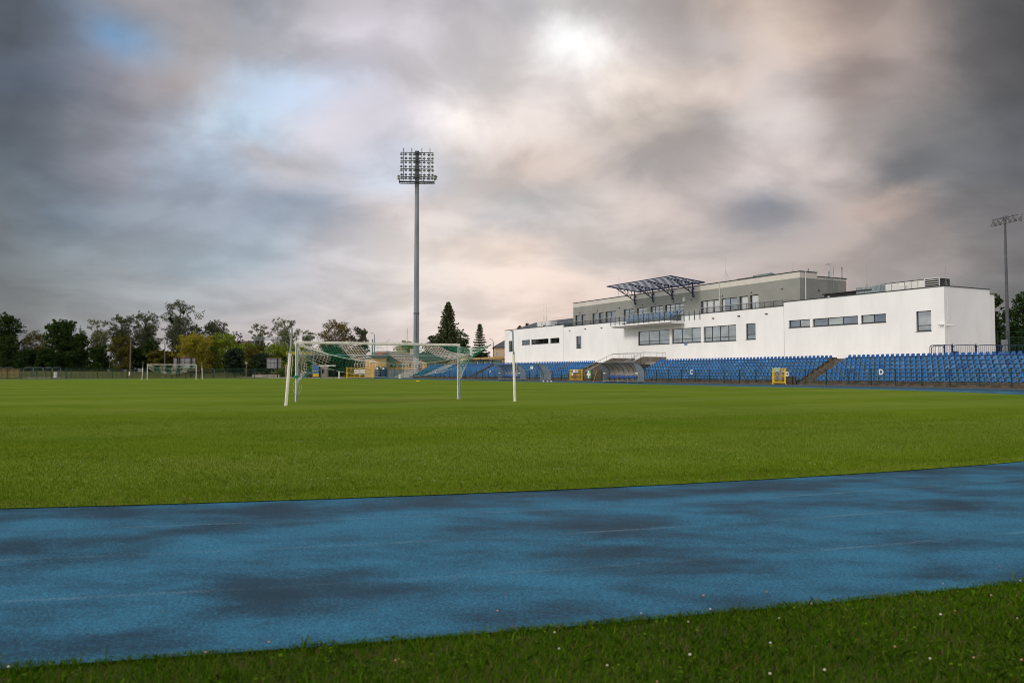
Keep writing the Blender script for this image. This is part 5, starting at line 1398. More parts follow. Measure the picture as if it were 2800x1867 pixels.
# lightning rods
for px, yt, w, zb_ in [(c6(775, 0)[0], 757, WU + 1.5, ZU), (c6(2287, 0)[0], 704, WU + 1.5, ZU), (c7(1130, 0)[0], 717, WU + 2, ZU), (1487.5, 825, WB + 4, ZT_L - .5), (1495, 832, WB + 4, ZT_L - .5), (c7(2214, 0)[0], 721, WB + 4, ZT_R - .5), (c8(1284, 0)[0], 726, WB + 3.5, ZT_R - .5)]:
    s_, Z = onw(px, w); mb = MB(); zt_ = zh(yt, Z); zm_ = zb_ + (zt_ - zb_) * .55
    mb.tube([(w, s_, zb_ - .3), (w, s_, zm_)], .03, 6); mb.tube([(w, s_, zm_), (w, s_, zt_)], .012, 5)
    for a in (0, 2.1, 4.2): mb.tube([(w, s_, zm_ - .2), (w + .9 * math.cos(a), s_ + .9 * math.sin(a), zb_)], .008, 4)
    obj('lightning_rod', mb, 'galv', bld)
# ---- things on the roofs
def on_roof(name, label, cat, w, px, z): 
    s_, Z = onw(px, w); return thing(name, label, cat, S(w, s_, z), TH), s_, Z
w = WB + 3.2
sA = onw(c8(432, 0)[0], w)[0]; sB = onw(c8(985, 0)[0], w)[0]; zlo, zhi = ZT_R - .3, zh(c8(0, 180)[1], onw(c8(432, 0)[0], w)[1])
zhi = zh(c8(0, 128)[1], onw(c8(940, 0)[0], w)[1])
g = thing('air_handling_unit', 'long white air handling unit with louvred end on the right roof', 'ventilation unit', S(w, (sA + sB) / 2, ZT_R - .58), TH)
L2 = (sA - sB) / 2; Hh = zhi - (ZT_R - .58)
mb = MB(); mb.box(0, 1.6, -L2, L2, 0.2, Hh); 
for y in (-L2 + .1, 0, L2 - .1): mb.box(0.1, 1.5, y - .08, y + .08, 0, .2)
bevel(obj('housing', mb, 'unit_white', g), .02)
mb = MB()
for k in range(1, 6): y = -L2 + 2 * L2 * k / 6; mb.box(-.012, -.002, y - .02, y + .02, .25, Hh - .05)
mb.box(-.03, 1.63, -L2 - .02, L2 + .02, Hh + .002, Hh + .06)
obj('panel_trim', mb, 'dark_metal', g)
mb = MB(); mb.box(-.35, -.015, -.2, .8, .35, Hh - .35); ob = bevel(obj('control_box', mb, 'unit_white', g), .02)
mb = MB(); lw = 1.75; ly0 = -L2 - lw
mb.box(-.15, 1.7, ly0, -L2 - .03, Hh - .0, Hh + .08); mb.box(-.15, 1.7, ly0, -L2 - .03, Hh * .38 - .08, Hh * .38); mb.box(-.15, -.08, ly0, ly0 + .08, Hh * .38 + .001, Hh - .001); mb.box(-.15, -.08, -L2 - .11, -L2 - .03, Hh * .38 + .001, Hh - .001)
for k in range(5): z = Hh * .38 + .08 + k * (Hh * .6) / 5; mb.box(-.17, .0, ly0 + .081, -L2 - .111, z, z + .06)
lo_ = obj('louvre', mb, 'unit_white', g); mb = MB(); mb.box(.02, 1.6, ly0 + .05, -L2 - .05, Hh * .4, Hh - .02); obj('louvre_core', mb, 'black', lo_)
# ducts
def duct(label, w, pxa, pxb, z0, z1, hi_end=None):
    a, _ = onw(pxa, w); b, _ = onw(pxb, w); g = thing('air_duct', label, 'duct', S(w, min(a, b), z0), TH, 'sheet metal ducts on the roofs'); L = abs(a - b); h = z1 - z0; h2 = (hi_end or z1) - z0
    mb = MB(); mb.add([(0, 0, 0), (1, 0, 0), (1, L, 0), (0, L, 0), (0, 0, h2), (1, 0, h2), (1, L * .35, h), (1, L, h), (0, L, h), (0, L * .35, h)],
                      [(0, 3, 2, 1), (0, 1, 5, 4), (4, 5, 6, 9), (9, 6, 7, 8), (2, 3, 8, 7), (0, 4, 9, 8, 3), (1, 2, 7, 6, 5)]); obj('duct_body', mb, 'duct', g)
    mb = MB(); n = 6
    for k in range(n + 1):
        y = L * k / n; t = y / L; hh = h2 + (h - h2) * min(1, t / .35); mb.box(-.03, -.002, y - .03, y + .03, 0, hh)
        if k < n: y2 = L * (k + 1) / n; mb.beam((-.015, y, .03 if k % 2 else hh - .05), (-.015, y2, h - .05 if k % 2 else .03), .02)
    obj('duct_ribs', mb, 'galv', g); return g
duct('ribbed grey air duct left of the long white ventilation unit', WB + 3.4, 2345, c8(428, 0)[0], ZT_R - .3, zh(c8(0, 240)[1], 91), zh(c8(0, 190)[1], 88.5))
duct('pale ribbed air duct on the left wing roof beside the upper storey', WB + 3.6, c5(970, 0)[0], c5(1210, 0)[0], ZT_L - .3, zh(c5(0, 318)[1], 133))
duct('big dark duct box on the left wing roof touching the upper storey', WB + 5.2, c5(1200, 0)[0], c5(1335, 0)[0], ZT_L - .5, zh(c5(0, 300)[1], 133))
s_, Z_ = onw(c5(860, 0)[0], WB + 3.4); g = thing('air_handling_unit', 'small white rooftop unit on the left wing between slate roof and duct', 'ventilation unit', S(WB + 3.4, s_, ZT_L - .3), TH)
mb = MB(); mb.box(0, 1.5, -2.6, 2.6, 0, zh(c5(0, 350)[1], Z_) - ZT_L + .3); bevel(obj('housing', mb, 'unit_white', g), .03)
mb = MB()
for k in range(4): y = -2.4 + k * 1.6; mb.box(-.02, -.003, y - .03, y + .03, .1, 1.4)
mb.box(-.02, -.003, -.5, .1, .3, 1.0); obj('panel_trim', mb, 'dark_metal', g)
# slate hipped roof behind the left wing
def rp_(px, py, w): s_, Z = onw(px, w); return (w, s_, zh(py, Z))
g = thing('slate_roof_house', 'dark hipped slate roof showing above the left wing', 'building', S(0, 0), TH)
A1 = rp_(1398, 903.5, WB + 5); A2 = rp_(1590, 903.5, WB + 5); A2 = (A2[0], A2[1], A1[2]); R1 = rp_(1466, 881.5, WB + 9); R2 = rp_(1575, 868.5, WB + 9)
B1 = (WB + 13, A1[1] + 1.5, A1[2]); B2 = (WB + 13, A2[1], A1[2])
mb = MB(); mb.add([A1, A2, B2, B1, R1, R2], [(0, 1, 5, 4), (1, 2, 5), (2, 3, 4, 5), (3, 0, 4), (0, 3, 2, 1)]); obj('roof', mb, 'slate', g)
mb = MB(); mb.box(WB + 9.6, WB + 12.5, min(A2[1], A1[1]) + .5, max(A1[1], A2[1]) - 1, 0, A1[2] - .02); obj('wall', mb, 'cream_wall', g)
# low dark roof lantern right of the upper storey
s_, Z_ = onw(c7(1915, 0)[0], WB + 3.5); g = thing('roof_hatch', 'flat black roof hatch with a white cap right of the grey storey', 'roof hatch', S(WB + 3.5, s_, ZT_R - .5), TH)
mb = MB(); hh = zh(c7(0, 548)[1], Z_) - ZT_R + .75; mb.box(0, 3, -3.2, 3.2, 0, hh - .15); mb.box(-.15, 3.15, -3.4, 3.4, hh - .148, hh); obj('body', mb, 'felt', g)
mb = MB(); mb.lathe([(.09, 0), (.09, .5), (.16, .5), (.16, .8), (.05, .85)], 10, (-.4, 2.2, 0.2)); obj('vent_cap', mb, 'unit_white', g)
# skylight box and folded rail on the top roof
s_, Z_ = onw(c7(650, 0)[0], WU + 1.6); g = thing('skylight', 'small pale skylight box on the top roof', 'skylight', S(WU + 1.6, s_, ZU), TH)
mb = MB(); mb.box(0, 1.4, -1.3, 1.3, 0, .55); mb.prism([(-.05, .552), (1.45, .552), (.7, .75)], -1.35, 1.35); obj('body', mb, 'duct', g)
mb = MB()
for k in range(2): mb.tube([(WU + 1.4, onw(c7(310, 0)[0], WU + 1.4)[0], ZU + .25 + .12 * k), (WU + 1.4, onw(c7(600, 0)[0], WU + 1.4)[0], ZU + .25 + .12 * k)], .03, 5)
obj('roof_rail', mb, 'dark_metal', bld)
# black guard barriers above block D and at the left end of the walkway
def barrier(label, w, s0, s1, z0, h, m='navy_metal', bars=12):
    g = thing('guard_barrier', label, 'barrier', S(w, min(s0, s1), z0), TH, 'guard barriers on the walkway'); L = abs(s1 - s0); t = .035; r = .22
    fr_ = [(0, .06, 0), (0, .06, h - r), (0, .06 + r * .3, h - r * .3), (0, .06 + r, h), (0, L - .06 - r, h), (0, L - .06 - r * .3, h - r * .3), (0, L - .06, h - r), (0, L - .06, 0)]
    mb = MB(); mb.tube(fr_, t, 6); mb.tube([(0, .06, .15), (0, L - .06, .15)], t * .8, 6)
    obj('frame', mb, m, g)
    mb = MB()
    for k in range(1, bars): y = .06 + (L - .12) * k / bars; mb.tube([(0, y, .15), (0, y, h - .02)], .011, 4)
    obj('bars', mb, m, g)
    mb = MB(); mb.box(-.05, .05, -.05, .05, 0, h + .06); obj('post', mb, m, g)
    return g
zw = STEP0 + RISE * 6 + .024
pxs = [2541.5, 2604.5, 2669, 2738, 2860]
lbs = ['first guard barrier from the left above block D, partly in front of another', 'guard barrier above block D across the white corner of the building', 'guard barrier above block D with a small door opening behind it', 'guard barrier above block D that runs out of the photo on the right']
for k in range(4):
    a, Z = onw(pxs[k], 71.2); b, _ = onw(pxs[k + 1], 71.2); barrier(lbs[k], 71.2, a, b, zw, zh(944, Z) - zw, bars=12)
a, Z = onw(2546, 70.6); b, _ = onw(2583, 70.6); barrier('shorter guard barrier standing in front of the first one above block D', 70.6, a, b, zw, zh(946, Z) - zw, bars=9)
pl = [1271, 1296, 1322, 1346, 1378]
for k in range(4):
    a, Z = onw(pl[k], 71.5); b, _ = onw(pl[k + 1], 71.5)
    barrier(['guard barrier above block A nearest the goal net', 'second guard barrier above block A from the goal net', 'guard barrier above block B in front of the mint wall', 'guard barrier touching the left end of the white building'][k], 71.5, a, b, zw, zh(984, Z) - zw, 'black', 10)
# small door recess low on the recessed wall
mb = MB(); mb.box(WB + 7.6, WB + 8.15, sr2 - .02, sr2 - .004, 0.5, zh(951, 84)); obj('side_door', mb, 'dark_metal', bld)
mb = MB(); mb.box(WB + 0.95, WB + 2.1, s_right - .02, s_right - .004, 2.2, zh(961, 80)); obj('vent_grille', mb, 'black', bld)

# ================================================================== FLOODLIGHT MASTS
def floodmast():
    Z = 190.0; loc = P(1138, Z); g = thing('floodlight_mast', 'very tall grey floodlight mast with a square lamp array', 'floodlight', loc, R(4))
    def h_(py): return HCAM + (HY - py) / F * Z * 0.992
    zt = h_(405); zp = h_(492)
    mb = MB(); mb.tube([(0, 0, -0.2), (0, 0, h_(856))], .70, 16, r1=.66); mb.tube([(0, 0, h_(856)), (0, 0, zp)], .64, 16, r1=.50); obj('mast_pole', mb, 'mast', g, smooth=False)
    mb = MB(); mb.tube([(0, 0, h_(858)), (0, 0, h_(854))], .70, 16); mb.box(-.03, .03, -.74, -.66, h_(935), h_(860)); obj('access_hatch', mb, 'mast_dark', g)
    mb = MB(); mb.tube([(0, 0, zp + .01), (0, 0, zt)], .50, 12, r1=.42); mb.box(-.48, .48, -.48, .48, zt, zt + .12); obj('mast_head', mb, 'mast_dark', g)
    fr = MB(); ux = 0.0895  # metres per source px
    xs = [-3.2, -1.25, 1.15, 3.1]; rows = [h_(409.3), h_(432), h_(455), h_(477)]
    for z in rows: fr.box(-3.95, 3.95, -.72, -.60, z - .09, z + .07)
    for x in xs: fr.box(x - .07, x + .07, -.60, -.50, h_(487), zt + .75)
    for x in xs:
        for k in range(26): z = h_(487) + k * (zt + .6 - h_(487)) / 26; fr.box(x - .18, x + .18, -.50, -.47, z, z + .03)
    for z in rows: fr.box(-.6, .6, -.62, .6, z - .12, z + .12)
    obj('lamp_frame', fr, 'mast_dark', g)
    pf = MB(); z0 = h_(493)
    pf.box(-4.2, 4.2, -2.0, -1.9, z0 - .1, z0 + .05); pf.box(-4.2, 4.2, .4, .5, z0 - .1, z0 + .05); pf.box(-4.2, -4.1, -1.9, .4, z0 - .1, z0 + .05); pf.box(4.1, 4.2, -1.9, .4, z0 - .1, z0 + .05)
    for k in range(14): x = -4.1 + k * 8.2 / 14; pf.box(x, x + .08, -1.9, .4, z0 - .05, z0 + .02)
    pf.box(-4.1, 4.1, -1.35, -.3, z0 + .021, z0 + .03)
    for x in (-4.15, -1.6, 1.6, 4.15): pf.box(x - .04, x + .04, -2.0, -1.93, z0, z0 + 1.15); pf.box(x - .04, x + .04, .43, .5, z0, z0 + 1.15)
    for z in (z0 + .55, z0 + 1.12): pf.box(-4.2, 4.2, -2.0, -1.95, z, z + .05); pf.box(-4.2, 4.2, .45, .5, z, z + .05); pf.box(-4.2, -4.15, -1.95, .45, z, z + .05); pf.box(4.15, 4.2, -1.95, .45, z, z + .05)
    obj('platform', pf, 'mast_dark', g)
    # one lamp: drum reflector facing the pitch with pale glass, bracket
    lm = MB(); lm.lathe([(.10, -.30), (.22, -.25), (.30, 0.0), (.31, .05), (.28, .055)], 14, mi=0); lm.lathe([(.275, .056), (.2, .075), (.02, .085)], 14, mi=1); lm.box(-.34, -.31, -.02, .02, -.1, .4, 0); lm.box(.31, .34, -.02, .02, -.1, .4, 0)
    proto = None; rs2 = random.Random(4)
    pys = [415.3, 426.5, 438, 449.3, 460.3, 472, 482.5]
    spots = [(x, py) for py in pys for x in (-3.65, -2.65, -1.65, -.62, .72, 1.75, 2.75, 3.72)] + [(-4.35, 476.5), (-4.3, 484), (4.45, 475), (4.6, 477.5), (4.45, 483)]
    for x, py in spots:
        if proto is None: o = obj('lamp', lm, ['mast_dark', 'lamp_glass'], g); proto = o.data
        else: o = link(bpy.data.objects.new('lamp', proto)); o.parent = g
        o.location = (x + rs2.uniform(-.05, .05), -.98, h_(py) + rs2.uniform(-.05, .05))
        o.rotation_euler = (R(90 + rs2.uniform(14, 34)), 0, R(rs2.uniform(-22, 24) + (-25 if (py > 440 and x < 0) else 0)))
floodmast()
def bellmast():
    Z = 93.0; loc = P(2757, Z); g = thing('floodlight_pole', 'slender grey pole with six bell shaped lamps at the right edge', 'floodlight', loc, R(-14))
    def h_(py): return HCAM + (HY - py) / F * Z * 0.986
    zt = h_(584)
    mb = MB(); mb.tube([(0, 0, 0), (0, 0, zt)], .24, 12, r1=.11); obj('pole', mb, 'mast_dark', g)
    mb = MB(); mb.box(-.5, .5, -.06, .06, zt - .15, zt - .05); mb.box(-.15, .15, -.1, .1, zt - .3, zt + .08); ca = obj('crossarm', mb, 'mast_dark', g)
    ca.rotation_euler = (0, 0, R(-38))
    lm = MB(); lm.lathe([(.05, .52), (.10, .50), (.14, .36), (.26, .20), (.34, 0.06), (.36, 0.0), (.34, -.01), (.05, -.02)], 16); lm.box(-.03, .03, -.03, .03, .6, .8)
    me = None
    for k in range(6):
        x = -1.4 + 2.8 * k / 5; c, s_ = math.cos(R(-38)), math.sin(R(-38))
        if me is None: o = obj('bell_lamp', lm, 'bell_grey', g); me = o.data
        else: o = link(bpy.data.objects.new('bell_lamp', me)); o.parent = g
        o.location = (x * c * .93 + .1, x * s_, zt - .75 + .0 * k + (x * .10)); o.rotation_euler = (R(20), R(-12 if k < 5 else 25), 0)
    mb = MB(); mb.tube([(-1.4 * .79, 1.4 * .6, zt - .24), (0, 0, zt - .1), (1.4 * .79, -1.4 * .6, zt + .05)], .05, 6); obj('lamp_bar', mb, 'mast_dark', g)
bellmast()
p = P(2747, 92); g = thing('switch_cabinet', 'pale narrow cabinet at the foot of the bell lamp pole', 'cabinet', p)
mb = MB(); mb.box(-.28, .28, -.2, .2, 0, zh(929, 92)); bevel(obj('body', mb, 'sign_grey', g), .03)
g = thing('mesh_fence', 'tall thin green fence in front of the dark trees at the right edge', 'fence', P(2722, 88), R(20))
mb = MB()
for x in (0.4, 2.0, 4.6): mb.box(x, x + .07, 0, .07, 0, zh(904, 88))
obj('post', mb, 'green_paint', g)
mb = MB()
for z in (3.2, 4.2, zh(920, 88), zh(906, 88)): mb.box(0, 6, .02, .05, z, z + .04)
for k in range(30): mb.box(.2 * k, .2 * k + .012, .02, .03, 0.1, zh(920, 88))
obj('mesh_panel', mb, 'green_paint', g)

# ================================================================== BUILDINGS BEHIND
def house(name, label, px, Z, rotz, L, D, eave, ridge, wallm, roofm, over=.4, hip=0.0, cat='building', group=None, base=0.0):
    g = thing(name, label, cat, P(px, Z, base), rotz, group)
    mb = MB(); mb.box(0, L, 0, D, 0, eave); 
    if hip == 0: mb.add([(0, 0, eave), (0, D, eave), (0, D / 2, ridge - .05), (L, 0, eave), (L, D, eave), (L, D / 2, ridge - .05)], [(0, 2, 1), (3, 4, 5)])
    obj('wall', mb, wallm, g)
    o_ = over; t = .14
    mb = MB(); e = eave - .05
    mb.add([(-o_, -o_, e), (L + o_, -o_, e), (L + o_, D + o_, e), (-o_, D + o_, e), (-o_ + hip, D / 2, ridge), (L + o_ - hip, D / 2, ridge),
            (-o_, -o_, e + t), (L + o_, -o_, e + t), (L + o_, D + o_, e + t), (-o_, D + o_, e + t), (-o_ + hip, D / 2, ridge + t), (L + o_ - hip, D / 2, ridge + t)],
           [(0, 4, 5, 1), (3, 2, 5, 4), (0, 3, 4), (1, 5, 2), (6, 7, 11, 10), (9, 10, 11, 8), (6, 10, 9), (7, 8, 11), (0, 1, 7, 6), (2, 3, 9, 8), (1, 2, 8, 7), (3, 0, 6, 9)])
    obj('roof', mb, roofm, g)
    return g
Z = 212
g = house('changing_room_building', 'low ochre building with dark flat looking roof behind the goal net', 1045, Z, R(-6), 21.5, 8, zh(986, Z), zh(966, Z), 'ochre_wall', 'felt', .7)
mb = MB()
for k, (x0, x1) in enumerate([(2.2, 3.7), (4.6, 6.2), (7.0, 8.0), (12.3, 13.9), (14.8, 16.4), (17.2, 18.8)]):
    m2 = MB(); m2.box(x0, x1, -.05, -.004, zh(1004, Z), zh(993, Z)); wn = obj('window', m2, 'glass_dark', g)
    m2 = MB(); m2.box(x0 - .08, x0, -.07, -.002, zh(1005, Z), zh(992.5, Z)); m2.box(x1, x1 + .08, -.07, -.002, zh(1005, Z), zh(992.5, Z)); m2.box(x0, x1, -.07, -.002, zh(992.9, Z), zh(992, Z)); m2.box((x0 + x1) / 2 - .04, (x0 + x1) / 2 + .04, -.07, -.051, zh(1004, Z), zh(993, Z)); obj('frame', m2, 'rust', wn)
m2 = MB(); m2.box(9.6, 10.7, -.05, -.004, 0.05, zh(992, Z)); obj('door', m2, 'rust', g)
m2 = MB(); m2.box(-.8, 22.3, -.78, -.70, zh(988, Z), zh(985, Z)); obj('fascia', m2, 'rust', g)
m2 = MB(); m2.box(6.8, 8.1, 3.0, 4.2, zh(985, Z), zh(952.5, Z)); ch = obj('chimney', m2, 'beige_wall', g); m2 = MB(); m2.box(6.7, 8.2, 2.9, 4.3, zh(952.5, Z) + .002, zh(952.5, Z) + .1); obj('cap', m2, 'felt', ch)
Z = 208
g = house('gable_annex', 'bright ochre annex with a teal sign, left end of the ochre building', 998, Z, R(3), 5.4, 7, zh(978, Z), zh(972, Z), 'ochre_wall', 'felt', .5)
m2 = MB(); m2.box(-.3, 1.6, -.12, -.04, zh(982, Z), zh(973.5, Z)); sg = obj('sign_plate', m2, 'sign_teal', g)
m2 = MB(); m2.box(0.3, 1.4, -.135, -.121, zh(978.5, Z), zh(977.6, Z)); m2.box(0.3, 1.2, -.135, -.121, zh(976.8, Z), zh(975.9, Z)); m2.box(0.3, 1.3, -.135, -.121, zh(980.4, Z), zh(979.6, Z)); m2.lathe([(.02, 0), (.18, 0.01)], 10, (0, -.13, zh(978, Z))); obj('lettering', m2, 'white_paint', sg)
Z = 300
g = house('red_roof_house', 'distant house with a red tiled roof above the goal net', 1022, Z, R(5), 5.2, 8, zh(975, Z), zh(962, Z), 'beige_wall', 'red_roof', .5)
m2 = MB(); m2.box(1.0, 1.6, 3, 3.8, zh(966, Z), zh(959.5, Z)); obj('chimney', m2, 'beige_wall', g)
g = house('flat_roof_house', 'distant dark roofed building just right of the red roof', 1062, 262, R(0), 8.4, 8, zh(966, 262), zh(961.5, 262), 'beige_wall', 'slate', .4)
Z = 190
g = house('beige_house', 'beige house with a slate hipped roof at the left end of the white building', 1351.5, Z, R(2), 14, 12, zh(949.5, Z), zh(927, Z), 'beige_wall', 'slate', .35, hip=3.2)
Z = 180
g = thing('mint_annex', 'low mint green annex with a yellow fascia behind the end of the stand', 'building', P(1281, Z), R(-4))
zt = zh(985, Z)
m2 = MB(); m2.box(0, 7.6, 0, 8, 0, zt); obj('wall', m2, 'mint_wall', g)
m2 = MB(); m2.box(7.601, 9.2, -.3, 8, 0, zt); obj('ochre_corner', m2, 'ochre_wall', g)
m2 = MB(); m2.box(-1.5, 0.9, -.06, -.005, 0, zt); m2.box(-1.5, -.001, -.05, 6, 0, zt); obj('shutter', m2, 'mint_wall', g)
m2 = MB(); m2.add([(-1.6, -.5, zt + .002), (9.2, -.5, zt + .35), (9.2, -.5, zt + .95), (-1.6, -.5, zt + .42), (-1.6, 8.2, zt + .002), (9.2, 8.2, zt + .35), (9.2, 8.2, zt + 1.1), (-1.6, 8.2, zt + .6)], [(0, 1, 2, 3), (3, 2, 6, 7), (0, 4, 5, 1), (1, 5, 6, 2), (0, 3, 7, 4), (4, 7, 6, 5)]); obj('roof', m2, 'yellow_fascia' if 'yellow_fascia' in M else 'ochre_wall', g)
for x in (1.9, 3.6, 4.8):
    m2 = MB(); m2.box(x - .45, x + .3, -.06, -.004, zh(1001, Z), zh(987.5, Z)); wn = obj('window', m2, 'glass_dark', g); m2 = MB(); m2.box(x + .05, x + .25, -.07, -.061, zh(1000, Z), zh(989, Z)); obj('curtain', m2, 'curtain', wn)
m2 = MB(); m2.box(7.35, 7.6, -.12, -.003, 0, zt); obj('downpipe', m2, 'blue_paint', g)
for x, hh in [(4.3, .9), (6.1, 1.1), (8.0, .7), (8.9, 1.2)]:
    m2 = MB(); m2.lathe([(.28, 0), (.12, .3), (.12, hh), (.17, hh), (.17, hh + .2)], 10, (x, 3, zt + .55)); obj('roof_vent', m2, 'galv', g)
Z = 300
g = house('brown_roof_hall', 'distant beige hall with a low brown roof among the trees', 626, Z, R(4), 9.0, 14, zh(946, Z), zh(931, Z), 'timber_pole', 'roof_brown', .6)
# brown hall roof is partly hidden by the bushes in front

# ================================================================== POLES, GANTRY, WIRES
def pole(label, px, Z, ytop, r, m='galv', name='lamp_post', arm=None, base=0.0, cat='lamp post', extra=None):
    g = thing(name, label, cat, P(px, Z, base), 0); zt = zh(ytop, Z) - base
    mb = MB(); mb.tube([(0, 0, 0), (0, 0, zt)], r, 8, r1=r * .65); obj('pole', mb, m, g)
    if arm: mb = MB(); mb.tube([(0, 0, zt), (arm * .3, 0, zt + .5), (arm, 0, zt + .75)], r * .4, 5); mb.box(min(arm, arm * 1.35), max(arm, arm * 1.35), -.12, .12, zt + .66, zt + .8); obj('lamp_arm', mb, m, g)
    if extra: extra(g, zt)
    return g
def capx(g, zt):
    mb = MB(); mb.box(-.16, .16, -.34, -.3, .55, 1.35); obj('notice', mb, 'white_paint', g)
pole('weathered wooden lamp pole with a white notice near its foot', 356.5, 172, 924, .17, 'timber_pole', arm=.9, extra=capx)
pole('weathered wooden lamp pole left of the hoarding', 450.5, 205, 944, .17, 'timber_pole', arm=-.9)
pole('thin bare mast above the dark trees on the left', 218, 262, 889, .16, 'galv', 'mast', cat='mast')
pole('thin pale pole standing inside the slender poplar', 278, 240, 905, .12, 'timber_pole', 'mast', cat='mast')
pole('small street lamp with an arm in front of the bushes at the left', 299, 224, 957, .07, 'galv', arm=1.3)
pole('short green grey post sticking out left of the lobed tree', 126, 262, 906, .25, 'green_paint', 'mast', cat='mast')
pole('thin post behind the golden tree', 545.5, 262, 904, .08, 'galv', 'mast', cat='mast')
pole('grey lamp post above the crossbar, right one of the close pair', 1023.5, 258, 916, .22, 'galv', arm=-.9)
pole('grey post above the crossbar, left one of the close pair', 1018, 258, 927, .28, 'galv', 'mast', cat='mast')
pole('small lamp post seen through the top of the goal net', 1058, 262, 934, .12, 'galv', arm=.8)
def yagi(g, zt):
    mb = MB(); mb.beam((-1.0, 0, zt - 3.4), (1.0, 0, zt - 3.4), .06); mb.beam((-.4, 0, zt - 1.2), (.4, 0, zt - 1.2), .05); obj('aerial', mb, 'rust', g)
pole('thin reddish radio aerial left of the floodlight mast', 1113, 262, 897, .09, 'rust', 'radio_aerial', cat='aerial', extra=yagi)
pole('pale lamp post between the slim spruce and the beige house', 1349, 200, 935, .12, 'timber_pole', arm=-.7)
pole('dark lamp post with a flat head in front of the mint annex', 1313.5, 178, 975, .09, 'black', 'lamp_post', arm=-.5)
# rail gantry over the railway behind the trees
Z = 240; g = thing('rail_gantry', 'lattice steel rail gantry above the bushes', 'gantry', P(693, Z), R(-8)); ux = Z / F
Lg = 8.55; za, zb_ = zh(921.5, Z), zh(929, Z)
mb = MB()
for y in (0, .7):
    for (z0, z1) in ((za, za), (zb_, zb_)): mb.beam((0, y, z0), (Lg, y, z1 + .0), .08)
for k in range(20):
    x = Lg * k / 20; mb.beam((x, 0, zb_), (x, 0, za), .05); mb.beam((x, 0, zb_), (x + Lg / 20, 0, za), .04)
obj('truss', mb, 'galv', g)
for x in (.1, 1.9, 6.75, Lg - .4):
    mb = MB(); mb.box(x - .06, x + .06, .2, .35, 0, za - .1 if x != 1.9 else zb_); obj('mast_leg', mb, 'galv', g)
mb = MB(); mb.beam((.2, .3, zb_ - 2.5), (Lg, .3, zb_ - 2.5), .06); mb.beam((6, .3, zb_ - .1), (Lg - .6, .3, zb_ - 2.2), .06); mb.beam((7, .3, zb_), (6.7, .3, zb_ - 2.3), .05); obj('bracing', mb, 'galv', g)
mb = MB()
for a, b in [((100, 908), (286, 921)), ((120, 912), (290, 928)), ((650, 925), (694, 925)), ((655, 933), (694, 932)), ((1025, 934), (1140, 935)), ((1025, 943), (1140, 945)), ((1025, 950), (1140, 951)), ((1300, 930), (1350, 931)), ((1300, 946), (1350, 944))]:
    mb.tube([P(a[0], 262, zh(a[1], 262)), P(b[0], 262, zh(b[1], 262))], .025, 4)
o = tag(obj('overhead_wires', mb, 'mast_dark'), 'thin overhead wires between the distant poles', 'wires')

# ================================================================== BETWEEN TRACK AND TREES
def hoarding(label, x0, x1, y0, y1, Z, posts, m, frame):
    g = thing('billboard', label, 'billboard', P((x0 + x1) / 2, Z), 0, 'billboards seen from behind'); h = (x1 - x0) / F * Z / 2; zb_, zt = zh(y1, Z), zh(y0, Z)
    mb = MB(); mb.box(-h, h, .0, .08, zb_, zt); obj('panel', mb, m, g)
    mb = MB(); 
    for z in (zb_, (zb_ * .45 + zt * .55), zt - .1): mb.box(-h, h, -.06, -.003, z, z + .07)
    for k in range(5): x = -h + 2 * h * k / 4; mb.box(x - .035, x + .035, -.10, -.061, zb_, zt)
    mb.box(-h - .06, h + .06, -.07, .1, zt + .002, zt + .12); mb.box(-h - .08, -h - .002, -.07, .1, zb_, zt)
    obj('frame', mb, frame, g)
    for x in posts:
        mb = MB(); mb.box(x * h - .11, x * h + .11, -.32, -.11, 0, zt); obj('post', mb, 'black', g)
hoarding('grey steel hoarding with rust red frame behind the far goal', 474, 534.5, 978, 1007, 208, (-.62, -.42, .64), 'sign_grey', 'rust')
hoarding('plain grey hoarding half hidden by the right dark pine', 730, 769, 980, 1007, 184, (.5,), 'sign_grey', 'timber_pole')
# second fence: concrete posts with wire mesh
cp = [P(px, Z) for px, Z in [(54, 196), (150, 202), (250, 206), (340, 208), (470, 210), (600, 210), (700, 208)]]
mesh_fence('wire_fence', 'wire mesh fence on concrete posts at the foot of the grass bank', cp, zbase=0, h=1.95, gap=0, post=3.0, bar_gap=.3, barw=.014, m='mast_dark', railz=[.1, 1.0, 1.9], postext=.15, railw=.02)
# hoops (football tennis / crowd barriers) on the bank
for k, (x0, x1) in enumerate([(-18, 10), (10, 37), (65, 91), (91, 118), (118, 144), (144, 168)]):
    Z = 214; L = (x1 - x0) / F * Z; g = thing('hoop_barrier', ['%s of the thin white tube barriers in the dark on the left' % w_ for w_ in ('leftmost', 'second from left', 'third from left', 'fourth from left', 'fifth from left', 'rightmost')][k], 'barrier', P(x0, Z, 1.0), 0, 'white tube barriers on the grass bank')
    mb = MB(); zt = zh(1004.5, Z) - 1.0; mb.tube([(.08, 0, 0), (.08, 0, zt - .3), (.2, 0, zt - .08), (.45, 0, zt), (L - .45, 0, zt), (L - .2, 0, zt - .08), (L - .08, 0, zt - .3), (L - .08, 0, 0)], .04, 6); obj('tube_frame', mb, 'galv', g)
